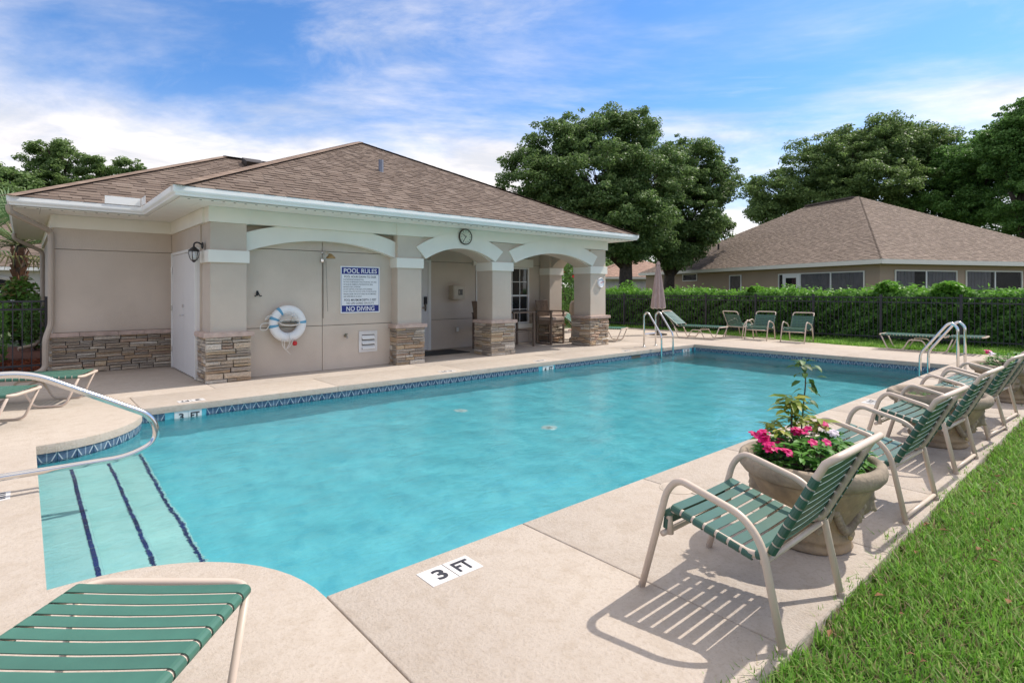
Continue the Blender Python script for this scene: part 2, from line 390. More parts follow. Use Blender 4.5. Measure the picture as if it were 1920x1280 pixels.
# ------------------------------------------------------------------ ground, deck, pool
PX0, PX1, PY0, PY1 = 1.06, 13.40, 2.53, 7.97
AX, AY0, AY1 = .085, 3.46, 6.72
near_arc = [(x, y) for x, y in arc(.20, 2.53, .86, 0, pi/2, 14, .93)]            # (1.06,2.53) -> (.20,3.46)
far_arc = [(x, y) for x, y in arc(.12, 7.97, .94, -pi/2, 0, 14, 1.25)]           # (.12,6.72) -> (1.06,7.97)
outline = [(PX0, PY1)] + [(PX1, PY1), (PX1, PY0)] + near_arc + [(AX, AY0), (AX, AY1)] + far_arc[:-1]
outline = outline[::-1]     # make it counter-clockwise
def area(p): return sum(p[i-1][0]*p[i][1]-p[i][0]*p[i-1][1] for i in range(len(p)))
if area(outline) < 0: outline = outline[::-1]

g = MB()
for x0, y0, x1, y1 in ((-400, -400, 500, 2.40), (-400, 8.10, 500, 500), (-400, 2.40, -.02, 8.10), (13.52, 2.40, 500, 8.10)):
    g.quad((x0, y0, -.06), (x1, y0, -.06), (x1, y1, -.06), (x0, y1, -.06))
struct(obj('ground', g, ground_m))

deck = struct(thing('pool_deck', 'beige knockdown concrete pool deck', 'deck')); del deck['label'], deck['category']
G = .0025
def slab(poly): 
    if area(poly) < 0: poly = poly[::-1]
    o = obj('deck_slab', MB().prism(offset(poly, -G), -.085, 0, .008), deck_m, deck); smooth_by_angle(o, 50); return o
YG = .93
xs = [1.06+1.235*i for i in range(11)]; xs[-1] = 13.40
for a, b in zip(xs[:-1], xs[1:]): slab([(a, YG), (b, YG), (b, PY0), (a, PY0)])
left = [(-7, YG), (1.06, YG)] + near_arc + [(AX, AY0), (AX, AY1)] + far_arc + [(1.06, 8.95), (-7, 8.95)]
slab(left)
xf_ = [1.06+2.468*i for i in range(6)]; xf_[-1] = 13.40
for a, b in zip(xf_[:-1], xf_[1:]): slab([(a, PY1), (b, PY1), (b, 8.95), (a, 8.95)])
for a, b in ((-7, 2.1), (2.1, 5.6), (5.6, 9.1), (9.1, 12.6)): slab([(a, 8.95), (b, 8.95), (b, 12.45), (a, 12.45)])
def edge_x(y):
    for (y0, x0), (y1, x1) in zip(EDGE[:-1], EDGE[1:]):
        if y0 <= y <= y1: return x0+(x1-x0)*(y-y0)/(y1-y0)
    return EDGE[-1][1]
EDGE = [(.93, 16.2), (2.5, 16.12), (5.05, 16.13), (7.0, 16.45), (8.5, 16.85), (10, 17.25), (11.7, 17.55), (20, 17.55)]
ys = [.93, 2.53, 4.4, 6.2, 7.97]
for a, b in zip(ys[:-1], ys[1:]):
    mids = [y for y, _ in EDGE if a < y < b]
    slab([(13.40, a)] + [(edge_x(y), y) for y in [a]+mids+[b]] + [(13.40, b)])
slab([(13.40, 7.97)] + [(edge_x(y), y) for y in (7.97, 8.5, 8.95)] + [(13.40, 8.95)])
slab([(12.6, 8.95)] + [(edge_x(y), y) for y in (8.95, 10, 11.2)] + [(12.6, 11.2)])
slab([(12.6, 11.2)] + [(edge_x(y), y) for y in (11.2, 11.7, 14.5)] + [(12.6, 14.5)])
bed = MB()
for x0, y0, x1, y1 in ((-7, .94, 16.1, 2.4), (-7, 8.1, 16.1, 14.4), (-7, 2.4, -.02, 8.1), (13.52, 2.4, 16.05, 8.1)):
    bed.quad((x0, y0, -.03), (x1, y0, -.03), (x1, y1, -.03), (x0, y1, -.03))
obj('joint_filler', bed, dark_gap, deck)

# text
def text_mesh(name, body, w, h, mat, bold=.02, ext=.001):
    cu = bpy.data.curves.new(name, 'FONT'); cu.body = body; cu.size = 1; cu.offset = bold; cu.extrude = 0; cu.resolution_u = 3
    o = bpy.data.objects.new(name, cu); COL.objects.link(o)
    dg = bpy.context.evaluated_depsgraph_get(); me = bpy.data.meshes.new_from_object(o.evaluated_get(dg))
    bpy.data.objects.remove(o); bpy.data.curves.remove(cu)
    n = len(me.vertices); a = np.empty(n*3, np.float32); me.vertices.foreach_get('co', a); a = a.reshape(-1, 3)
    mn, mx = a.min(0), a.max(0)
    sx = w/(mx[0]-mn[0]) if w else h/(mx[1]-mn[1]); sy = h/(mx[1]-mn[1])
    a[:, 0] = (a[:, 0]-(mn[0]+mx[0])/2)*sx; a[:, 1] = (a[:, 1]-(mn[1]+mx[1])/2)*sy
    me.vertices.foreach_set('co', a.ravel()); me.materials.clear(); me.materials.append(mat); me.update(); me.name = name
    return me
def lettering(parent, body, loc, rot, w, h, mat, bold=.02, name='lettering'):
    o = link(name, text_mesh(name, body, w, h, mat, bold), parent, loc); o.rotation_euler = rot; return o
def deck_marker(cx_, cy_, w, h, texts, rz=0):
    par = link('depth_marker', mesh_of('depth_marker', MB().box(-w/2, -h/2, 0, w/2, h/2, .003), tile_white), deck, (cx_, cy_, 0)); par.rotation_euler = (0, 0, rz)
    for t, tx, tw, th in texts: lettering(par, t, (tx, 0, .0045), (0, 0, 0), tw, th, black_print, .03)
    if len(texts) > 1: obj('grout_line', MB().box(-.002, -h/2, .003, .002, h/2, .0038), dark_gap, par)
    return par
deck_marker(1.63, 2.338, .305, .155, (('3', -.062, .062, .10), ('FT', .078, .10, .10)))
deck_marker(5.62, 8.16, .305, .155, (('4', -.075, .062, .10), ('FT', .078, .10, .10)), pi)
deck_marker(1.63, 8.16, .305, .155, (('3', -.075, .062, .10), ('FT', .078, .10, .10)), pi)
deck_marker(7.9, 8.16, .305, .155, (('4', -.075, .062, .10), ('FT', .078, .10, .10)), pi)
deck_marker(10.75, 8.16, .305, .155, (('5', -.075, .062, .10), ('FT', .078, .10, .10)), pi)
deck_marker(8.15, 2.338, .305, .155, (('4', -.062, .062, .10), ('FT', .078, .10, .10)))
nd = deck_marker(-.22, 5.22, .30, .20, ())
for k in range(4): obj('lettering', MB().box(-.11, -.075+k*.045, .003, .125, -.052+k*.045, .0042), black_print, nd)

pool = struct(thing('swimming_pool', '', '')); del pool['label'], pool['category']
wall = MB(); wo = offset(outline, .02); n = len(wo)
wall.add([(p[0], p[1], -.085) for p in wo]+[(p[0], p[1], -1.8) for p in wo], [(i, n+i, n+(i+1) % n, (i+1) % n) for i in range(n)])
obj('pool_wall', wall, plaster_m, pool)
FX = [(-.1, -1.07), (1.0, -1.07), (4.5, -1.15), (9.5, -1.60), (13.6, -1.66)]
fl = MB()
for (x0, z0), (x1, z1) in zip(FX[:-1], FX[1:]): fl.quad((x0, 2.4, z0), (x1, 2.4, z1), (x1, 8.1, z1), (x0, 8.1, z0))
obj('pool_floor', fl, plaster_m, pool)
STEP = [(.36, -.36), (.66, -.60), (.955, -.84)]
px_ = -.05
for sx, sz in STEP:
    s0, s1 = (3.40, 6.8) if sx < .5 else ((3.1, 7.05) if sx < .8 else (2.58, 7.9))
    obj('step', MB().box(px_, s0, -1.3, sx, s1, sz, .012), step_m, pool)
    y = s0+.02
    while y < s1-.1:
        link('step_tile', STEPTILE if 'STEPTILE' in globals() else globals().setdefault('STEPTILE', mesh_of('step_tile', MB().box(-.013, -.072, 0, .013, .072, .006, .002), tile_navy)), pool, (sx-.03, y+.074, sz+.001))
        y += .152
    px_ = sx-.02
# the surface is a real rippled sheet running a little way under the coping
GX, GY = np.meshgrid(np.linspace(.0, 13.5, 226), np.linspace(2.42, 8.08, 96)); rw = np.random.default_rng(12); GZ = np.zeros_like(GX)
for wl, am in ((1.9, .0022), (1.3, .0018), (.95, .0014), (.95, .0014), (.7, .0011), (.7, .0011), (.52, .0008), (.52, .0008), (.40, .0005), (.33, .0004)):
    for _ in range(2):
        th = rw.uniform(0, 2*pi); GZ += am*.7*np.sin((GX*np.cos(th)+GY*np.sin(th))*2*pi/wl*rw.uniform(.9, 1.1)+rw.uniform(0, 6.28)+.9*np.sin(GX*.7+GY*.9))
ny, nx = GX.shape; ii = np.arange(ny*nx).reshape(ny, nx)
WF = np.stack([ii[:-1, :-1], ii[:-1, 1:], ii[1:, 1:], ii[1:, :-1]], -1).reshape(-1, 4)
wme = fast_mesh('water', np.stack([GX, GY, GZ-.165], -1).reshape(-1, 3), WF, water_m); wme.polygons.foreach_set('use_smooth', [True]*len(wme.polygons))
wo_ = struct(link('water', wme)); wo_.cycles.is_caustics_caster = True; so.data.cycles.is_caustics_light = True
# waterline tiles walk round the edge
TILE = mesh_of('waterline_tile', MB().add(
    [(-.0745,0,-.075),(.0745,0,-.075),(.0745,0,.075),(-.0745,0,.075),(-.072,-.006,-.072),(.072,-.006,-.072),(.072,-.006,.072),(-.072,-.006,.072)],
    [(4,5,6,7),(0,1,5,4),(1,2,6,5),(2,3,7,6),(3,0,4,7)]), tile_m)
dtiles = [(1.56, 7.97, '3', 'FT'), (7.95, 7.97, '4', 'FT'), (13.05, 7.97, '5', 'FT')]
to = offset(outline, .019); skip_near = lambda x, y: False
pts = to+[to[0]]; carry = 0.
SK = (10.75, 11.0)
for a, b in zip(pts[:-1], pts[1:]):
    a, b = Vector(a), Vector(b); d = b-a; ln = d.length; t = d/ln; pos = carry
    while pos < ln:
        c = a+t*pos
        on_far = abs(c.y-(PY1+.019)) < .01
        if not (on_far and (any(abs(c.x-q[0]) < .23 for q in dtiles) or SK[0] < c.x < SK[1])):
            o = link('waterline_tile', TILE, pool, (c.x, c.y, -.162)); o.rotation_euler = (0, 0, atan2(t.y, t.x)+pi)
        pos += .152
    carry = pos-ln
for x, y, a, b in dtiles:
    for k, (tx, dx) in enumerate(((a, -.077), (b, .077))):
        dt = obj('depth_tile', MB().box(x+dx-.075, y+.008, -.237, x+dx+.075, y+.019, -.087), tile_white, pool, world=True)
        lettering(dt, tx, (x+dx, y+.006, -.155), (R(90), 0, 0), .055 if len(tx) == 1 else .10, .085, black_print, .03)
obj('skimmer_mouth', MB().box(SK[0]-.05, PY1+.012, -.22, SK[1]+.05, PY1+.019, -.095), dark_gap, pool, world=True)
for x, y, z in ((5.0, 6.9, -1.19), (5.4, 5.4, -1.24)):
    dr = obj('floor_return', MB().lathe([(.11, 0), (.11, .012), (.09, .02), (.0, .02)], 20, (x, y, z-.003)), tile_white, pool)
    obj('grate', MB().lathe([(.03, .02), (.03, .024), (0, .024)], 16, (x, y, z-.002)), dark_gap, dr)
for o_ in pool.children_recursive:
    if o_.type == 'MESH': o_.cycles.is_caustics_receiver = True
sk = tag(obj('skimmer_lid', MB().lathe([(.125, 0), (.125, .002), (.118, .003), (.114, .0012), (.108, .0012), (.104, .003), (0, .003)], 32, (3.54, 2.24, 0)), M('lid_plastic', (.46, .39, .32), .6), smooth=False),
    'round beige skimmer lid set in the deck beside the nearest chair', 'lid')
# ------------------------------------------------------------------ clubhouse
CH = thing('clubhouse', 'taupe stucco pool house with arches, stone column bases and brown shingle roof', 'building', (6.7, 12.5, 0))
def part(name, mb, mat, parent=None, **k): return obj(name, mb, mat, parent or CH, world=True, **k)
def bx(name, b, mat, parent=None, bev=0): return part(name, MB().box(*b, bev), mat, parent)

# ledge stones: a dozen rough blocks, reused at many sizes
def stone_mesh(seed):
    q = random.Random(seed); nx, nz_ = 4, 3; V = []; F = []
    for j in range(nz_+1):
        for i in range(nx+1):
            ed = i in (0, nx) or j in (0, nz_)
            x = -.5+i/nx+(0 if i in (0, nx) else q.uniform(-.06, .06)); z = -.5+j/nz_+(0 if j in (0, nz_) else q.uniform(-.1, .1))
            y = -(q.uniform(.55, .72) if ed else q.uniform(.7, 1.05))
            if i in (0, nx): x *= q.uniform(.95, 1.0)
            if j in (0, nz_): z *= q.uniform(.88, 1.0)
            V.append((x, y, z))
    w = nx+1
    for j in range(nz_):
        for i in range(nx): F.append((j*w+i, j*w+i+1, (j+1)*w+i+1, (j+1)*w+i))
    per = [i for i in range(w)]+[j*w+nx for j in range(1, nz_+1)]+[nz_*w+i for i in range(nx-1, -1, -1)]+[j*w for j in range(nz_-1, 0, -1)]
    b = len(V)
    for i in per: V.append((V[i][0], 0, V[i][2]))
    m = len(per)
    for k in range(m): F.append((per[(k+1) % m], per[k], b+k, b+(k+1) % m))
    return mesh_of('stone', MB().add(V, F), stone_m)
STONES = [stone_mesh(i) for i in range(12)]
def stone_face(parent, p0, p1, z0, z1, q, depth=.05):
    """rows of ledge stone on the vertical face from p0 to p1 (outside on the right hand)"""
    p0, p1 = Vector(p0), Vector(p1); d = p1-p0; ln = d.length; t = d/ln; ang = atan2(t.y, t.x); L0 = root_of(parent).location
    z = z0
    while z < z1-.02:
        h = q.choice((.045, .055, .065, .08, .095)); h = h if z+h < z1-.035 else z1-z
        x = 0
        while x < ln-.01:
            l = q.uniform(.13, .44); l = l if x+l < ln-.12 else ln-x
            c = p0+t*(x+l/2)
            parts_ = [(z+h/2, h)] if (h < .06 or q.random() < .45) else [(z+h*.27, h*.54), (z+h*.77, h*.46)]
            for zc, hh in parts_:
                o = link('stone', q.choice(STONES), parent, (c.x-L0.x, c.y-L0.y, zc-L0.z)); o.rotation_euler = (q.uniform(-.06, .06), q.uniform(-.012, .012), ang+q.uniform(-.02, .02))
                o.scale = (l-.007, depth*q.uniform(.65, 1.35), hh-.006)
            x += l
        z += h
qs = random.Random(3)
def column(x0, x1, y0, y1, bx0, bx1, by0, by1, faces, band_y1=None, top=2.48, low=0):
    """stucco shaft on a stone base with cap, light band"""
    c = bx('column', (x0, y0, .70, x1, y1, top), stucco)
    e = .035
    bx('band', (x0-e, y0-e, 1.86, x1+e, (band_y1 or y1)+(0 if band_y1 else -.001), 2.05), trim, c, .006)
    bx('base_core', (bx0+.045, by0+.045, 0, bx1-.045, by1-.045, .705), mortar_m, c)
    k = .03
    part('base_cap', MB().prism([(bx0-k, by0-k), (bx1+k, by0-k), (bx1+k, by1), (bx0-k, by1)], .705, .775, .014), cap_m, c)
    s = .045
    for f in faces:
        if f == 'f': stone_face(c, (bx0, by0+s), (bx1, by0+s), 0, .705, qs)
        if f == 'l': stone_face(c, (bx0+s, by1), (bx0+s, by0+s), 0, .705, qs)
        if f == 'r': stone_face(c, (bx1-s, by0+s), (bx1-s, by1), 0, .705, qs)
    return c
column(2.15, 2.67, 9.47, 10.0, 2.07, 2.73, 9.41, 10.02, 'flr', 9.98)
column(5.38, 5.91, 9.47, 10.0, 5.33, 5.96, 9.41, 10.02, 'flr')
column(7.72, 8.27, 9.47, 10.02, 7.65, 8.34, 9.41, 10.06, 'fl')
column(10.97, 11.57, 9.47, 10.04, 10.90, 11.65, 9.41, 10.08, 'fl')
column(10.97, 11.45, 10.95, 11.33, 10.90, 11.52, 10.89, 11.33, 'fl')

# walls
bx('wall', (2.121, 10.002, 0, 2.60, 12.30, 2.50), stucco)                      # wall with the double door
bx('wall', (.38, 12.301, .0, 2.12, 12.6, 2.50), stucco)                        # left alcove wall
bx('wall', (.38, 12.601, 0, .60, 18.6, 2.71), stucco)                          # west side
bx('wall', (.601, 18.3, 0, 11.5, 18.6, 2.71), stucco)
bx('wall', (11.3, 11.331, 0, 11.62, 18.299, 2.71), stucco)
bx('wall', (5.55, 9.76, 0, 5.82, 11.35, 2.60), stucco)                         # side of the porch
bx('wall', (2.601, 9.76, 0, 5.549, 10.0, 2.71), M('joint_shadow', (.16, .13, .105), .9))
# stucco panels with control joints between them
def panel(x0, z0, x1, z1, y, name='wall_panel', t=.06):
    g = .005; return bx(name, (x0+g, y, z0+g, x1-g, y+t, z1-g), stucco)
for x0, x1 in ((2.66, 4.0), (4.0, 5.39)):
    for z0, z1 in ((0, .80), (.80, 2.12), (2.12, 2.71)): panel(x0, z0, x1, z1, 9.70)
bx('wall', (5.821, 11.42, 0, 11.3, 11.7, 2.71), M('joint_shadow_porch', (.15, .12, .10), .9))
for x0, x1, z0, z1 in ((5.82, 6.42, 0, 2.71), (6.42, 7.34, 2.16, 2.71), (7.34, 8.70, 0, .72), (7.34, 8.70, .72, 2.12), (7.34, 8.70, 2.12, 2.71),
                       (8.70, 10.56, 0, .52), (8.70, 10.56, 2.06, 2.71), (10.56, 11.62, 0, .72), (10.56, 11.62, .72, 2.12), (10.56, 11.62, 2.12, 2.71)):
    panel(x0, z0, x1, z1, 11.36)
panel(.375, .70, 2.12, 2.13, 12.24); panel(.375, 2.13, 2.12, 2.50, 12.24)
# porch front: two arched openings cut through one wall
def arched_wall(x0, x1, ox0, ox1, zs, zt, z0, z1, y0, y1, mat, name='arch_wall', n=24, axis='x'):
    """wall block x0..x1 with an arched opening; spring at zs, crown at zt"""
    h = zt-zs; w = (ox1-ox0)/2; r = (w*w+h*h)/(2*h); cz = zt-r; cx_ = (ox0+ox1)/2; a = math.asin(w/r)
    low = [(cx_+r*sin(-a+2*a*i/n), cz+r*cos(-a+2*a*i/n)) for i in range(n+1)]
    xs_ = [x0]+[p[0] for p in low]+[x1]; zl = [z0]+[p[1] for p in low]+[z0]
    mb = MB(); V = []
    for x, z in zip(xs_, zl): V += [(x, y0, z), (x, y0, z1), (x, y1, z), (x, y1, z1)]
    F = []
    for i in range(len(xs_)-1):
        a_, b_ = 4*i, 4*i+4
        F += [(a_, b_, b_+1, a_+1), (a_+2, a_+3, b_+3, b_+2), (a_, a_+2, b_+2, b_)]
    if axis == 'y': V = [(p[1], p[0], p[2]) for p in V]; F = [f[::-1] for f in F]
    return part(name, mb.add(V, F), mat)
arched_wall(5.911, 7.719, 5.96, 7.72, 2.02, 2.30, 2.0, 2.49, 9.50, 9.98, stucco)
arched_wall(8.271, 10.969, 8.30, 10.96, 2.02, 2.32, 2.0, 2.49, 9.50, 9.98, stucco)
arched_wall(10.041, 10.949, 10.042, 10.948, 2.02, 2.28, 2.0, 2.49, 11.05, 11.5, stucco, axis='y')
def arch_trim(xa, xb, zs, zc, t, y0, y1, cut=0., name='arch_moulding', n=28):
    """segmental band: inner springs at (xa,zs),(xb,zs), inner crown zc, thickness t, ends cut radially or plumb"""
    w = (xb-xa)/2; h = zc-zs; r = (w*w+h*h)/(2*h); cz = zc-r; c = (xa+xb)/2; a = math.asin(w/r); V = []
    for i in range(n+1):
        q = -a+2*a*i/n
        xi, zi = c+r*sin(q), cz+r*cos(q)
        if cut: xo, zo = c+(r+t)*sin(q*cut), cz+(r+t)*cos(q*cut)
        else: xo = xi; zo = cz+math.sqrt((r+t)**2-(xo-c)**2)
        V += [(xi, y0, zi), (xo, y0, zo), (xi, y1, zi), (xo, y1, zo)]
    F = []
    for i in range(n):
        p, q = 4*i, 4*i+4; F += [(p, q, q+1, p+1), (p+2, p+3, q+3, q+2), (p, p+2, q+2, q), (p+1, q+1, q+3, p+3)]
    F += [(0, 1, 3, 2), (4*n, 4*n+2, 4*n+3, 4*n+1)]
    return part(name, MB().add(V, F), trim)
arch_trim(2.671, 5.379, 2.045, 2.29, .29, 9.55, 9.72)
arch_trim(6.00, 7.78, 2.05, 2.30, .31, 9.44, 9.52, 1.06)
arch_trim(8.36, 11.02, 2.05, 2.315, .31, 9.44, 9.52, 1.05)
# light frieze under the soffit
bx('frieze', (2.12, 9.435, 2.48, 2.70, 9.70, 2.712), trim)
for a, b in ((2.701, 5.349), (5.951, 11.649)): bx('frieze', (a, 9.452, 2.49, b, 9.70, 2.711), trim)
bx('frieze', (5.35, 9.435, 2.48, 5.95, 9.70, 2.712), trim)
bx('frieze', (2.09, 9.701, 2.48, 2.30, 12.215, 2.711), trim)
bx('frieze', (.34, 12.216, 2.49, 2.30, 12.5, 2.711), trim)
bx('frieze', (.34, 12.501, 2.49, .50, 18.6, 2.711), trim)
bx('frieze', (11.45, 9.701, 2.49, 11.648, 18.6, 2.711), trim)
bx('porch_ceiling', (5.83, 9.72, 2.60, 11.29, 11.35, 2.66), soffit_m)
# stone wainscot of the alcove
wc = bx('stone_wainscot', (.36, 12.19, 0, 2.118, 12.238, .63), mortar_m)
stone_face(wc, (.345, 12.19), (2.118, 12.19), 0, .63, qs)
stone_face(wc, (.355, 12.60), (.355, 12.15), 0, .63, qs)
x = .30
for l in (.42, .55, .40, .44):
    bx('base_cap', (x, 12.10, .632, min(x+l-.004, 2.115), 12.239, .70), cap_m, wc, .012); x += l

# double door facing left
dd = bx('double_door', (2.085, 10.02, .005, 2.1205, 11.96, 2.11), door_m)
for y0, y1 in ((10.08, 10.977), (10.985, 11.90)):
    lf = bx('door_leaf', (2.070, y0, .02, 2.0845, y1, 2.06), door_m, dd, .004)
for y0, y1 in ((10.02, 10.075), (11.905, 11.96)): bx('door_frame', (2.055, y0, .005, 2.0845, y1, 2.11), white_paint, dd)
bx('door_frame', (2.055, 10.076, 2.065, 2.0845, 11.904, 2.11), white_paint, dd)
bx('door_gap', (2.0835, 10.977, .02, 2.0848, 10.985, 2.06), dark_gap, dd)
hd = part('handle', MB().tube([(2.07, 10.93, 1.0), (2.01, 10.93, 1.0), (2.01, 10.83, 1.0)], .011).lathe([(.03, 0), (.03, .008), (0, .008)], 14), steel, dd)
part('deadbolt', MB().tube([(2.07, 10.93, 1.16), (2.045, 10.93, 1.16)], .028, 14), steel, dd)
for z in (.35, 1.1, 1.8): part('hinge', MB().tube([(2.05, 11.895, z-.05), (2.05, 11.895, z+.05)], .009), steel, dd)
# porch door
pd = bx('porch_door', (6.47, 11.345, .01, 7.26, 11.40, 2.10), door_m)
for x0, x1 in ((6.42, 6.468), (7.262, 7.34)): bx('door_frame', (x0, 11.33, 0, x1, 11.40, 2.155), white_paint, pd)
bx('door_frame', (6.469, 11.33, 2.102, 7.261, 11.40, 2.155), white_paint, pd)
part('keypad_lock', MB().prism([(7.145, 11.30), (7.215, 11.30), (7.215, 11.344), (7.145, 11.344)], 1.10, 1.28, .01), black_metal, pd)
part('handle', MB().tube([(7.18, 11.344, 1.02), (7.18, 11.28, 1.02), (7.06, 11.28, 1.02)], .012).box(7.155, 11.32, .94, 7.205, 11.344, 1.09), chrome, pd)
# porch window, two double-hung units
win = bx('window', (8.72, 11.40, .52, 10.54, 11.41, 2.06), interior_m)
for x0, x1 in ((8.705, 9.61), (9.625, 10.555)):
    fr = MB(); w = .045
    fr.box(x0, 11.335, .525, x0+w, 11.40, 2.055); fr.box(x1-w, 11.335, .525, x1, 11.40, 2.055)
    for z in (.525, 1.265, 2.01): fr.box(x0+w+.0005, 11.34, z, x1-w-.0005, 11.40, z+.045)
    f = part('window_frame', fr, white_paint, win)
    for zi, (z0, z1) in enumerate(((.57, 1.265), (1.31, 2.01))):
        cw = (x1-x0-2*w)/3; rh = (z1-z0)/2
        for i in range(3):
            for j in range(2): bx('pane', (x0+w+i*cw+.009, 11.375, z0+j*rh+.009, x0+w+(i+1)*cw-.009, 11.38, z0+(j+1)*rh-.009), glass_dark, win)
        m = MB()
        for i in (1, 2): m.box(x0+w+i*cw-.009, 11.362, z0+.0005, x0+w+i*cw+.009, 11.385, z1-.0005)
        m.box(x0+w+.0005, 11.364, z0+rh-.009, x1-w-.0005, 11.386, z0+rh+.009)
        part('muntin', m, white_paint, win)
bx('window_head', (8.60, 11.30, 2.062, 10.68, 11.36, 2.28), trim, win); bx('window_sill', (8.60, 11.28, .40, 10.68, 11.36, .518), trim, win)
# louvred wall vent
vt = part('wall_vent', MB().box(4.69, 9.675, .275, 4.745, 9.70, .665).box(5.005, 9.675, .275, 5.06, 9.70, .665).box(4.7455, 9.675, .60, 5.0045, 9.70, .665).box(4.7455, 9.675, .275, 5.0045, 9.70, .325), M('vent_white', (.66, .64, .62), .5))
bx('vent_back', (4.745, 9.694, .325, 5.005, 9.699, .60), dark_gap, vt)
for k in range(3):
    z = .335+k*.092; part('louvre', MB().obox((4.875, 9.672, z+.03), (.128, 0, 0), (0, .028, .034), (0, -.0035, .003)), white_paint, vt)

# soffit boards, gutter, roof
YE, XE0, XE1, YL, XL = 8.75, 1.53, 12.05, 11.42, -.20
ZG = 2.87; PITCH = .486
i = 0; x = XE0+.10
while x < XE1-.12:
    x1_ = min(x+.30, XE1-.11); bx('soffit_board', (x+.002, YE+.10, 2.714, x1_-.002, 9.70, 2.724), soffit_m); x = x1_
y = 9.70
while y < 12.3:
    y1_ = min(y+.30, 12.3); bx('soffit_board', (XE0+.10, y+.002, 2.714, 2.25, y1_-.002, 2.724), soffit_m); y = y1_
x = XL+.10
while x < XE0+.09:
    x1_ = min(x+.30, XE0+.098); bx('soffit_board', (x+.002, YL+.10, 2.7145, x1_-.002, 12.45, 2.7245), soffit_m); x = x1_
y = 12.45
while y < 18.6: bx('soffit_board', (XL+.10, y+.002, 2.7145, .5, y+.298, 2.7245), soffit_m); y += .30
bx('soffit_board', (11.5, 9.702, 2.714, XE1-.10, 18.6, 2.724), soffit_m)
vents = MB()
x = XE0+.2
while x < XE1-.2: vents.box(x, YE+.125, 2.711, x+.03, YE+.155, 2.7138); x += .15
x = XL+.2
while x < XE0: vents.box(x, YL+.125, 2.711, x+.03, YL+.155, 2.7138); x += .15
part('soffit_perforation', vents, dark_gap, kind='stuff')
def sweep_eave(path, prof):
    """profile of (outward offset, z) along a plan polyline whose outside is on the right"""
    P = [Vector(p) for p in path]; n = len(P); m = len(prof); V = []
    for i in range(n):
        d1 = (P[i]-P[i-1]).normalized() if i else None; d2 = (P[i+1]-P[i]).normalized() if i < n-1 else None
        n1 = Vector((d1.y, -d1.x)) if d1 else None; n2 = Vector((d2.y, -d2.x)) if d2 else None
        if n1 is None: nn, s = n2, 1
        elif n2 is None: nn, s = n1, 1
        else: nn = (n1+n2).normalized(); s = 1/max(.3, nn.dot(n1))
        for o, z in prof: q = P[i]+nn*(o*s); V.append((q.x, q.y, z))
    F = [(i*m+k, (i+1)*m+k, (i+1)*m+(k+1) % m, i*m+(k+1) % m) for i in range(n-1) for k in range(m)]
    F += [tuple(range(m))[::-1], tuple(range((n-1)*m, n*m))]
    return MB().add(V, F)
eave = [(XL, 19.2), (XL, YL), (XE0, YL), (XE0, YE), (XE1, YE), (XE1, 19.2)]
gut = sweep_eave(eave, [(-.115, 2.735), (-.035, 2.735), (-.028, 2.758), (-.006, 2.782), (0, 2.80), (.0, 2.868), (-.012, 2.868), (-.012, 2.845), (-.10, 2.76), (-.115, 2.868)])
gt = part('gutter', gut, gutter_m)
part('fascia', sweep_eave(eave, [(-.145, 2.726), (-.118, 2.726), (-.118, 2.872), (-.145, 2.872)]), white_paint)
part('splash_guard', MB().box(XE0-.52, YL-.012, 2.869, XE0-.02, YL-.006, 3.0).box(XE0-.012, YL-.42, 2.869, XE0-.006, YL-.006, 3.0), gutter_m)
def downspout(pts, name='downspout'):
    mb = MB(); P = bend(pts, .08, 4); mb.tube(P, .045, 10); return part(name, mb, downspout_m)
downspout([(XL+.03, YL+.10, 2.74), (XL+.03, YL+.12, 2.64), (.345, 12.20, 2.42), (.345, 12.20, .85), (.27, 12.06, .62), (.27, 12.06, .12), (.12, 12.0, .05), (-.13, 11.95, .045)])
downspout([(XL+.03, 17.2, 2.74), (XL+.03, 17.2, 2.62), (.33, 17.3, 2.35), (.33, 17.3, .35), (.2, 17.2, .15), (-.1, 17.1, .08)])

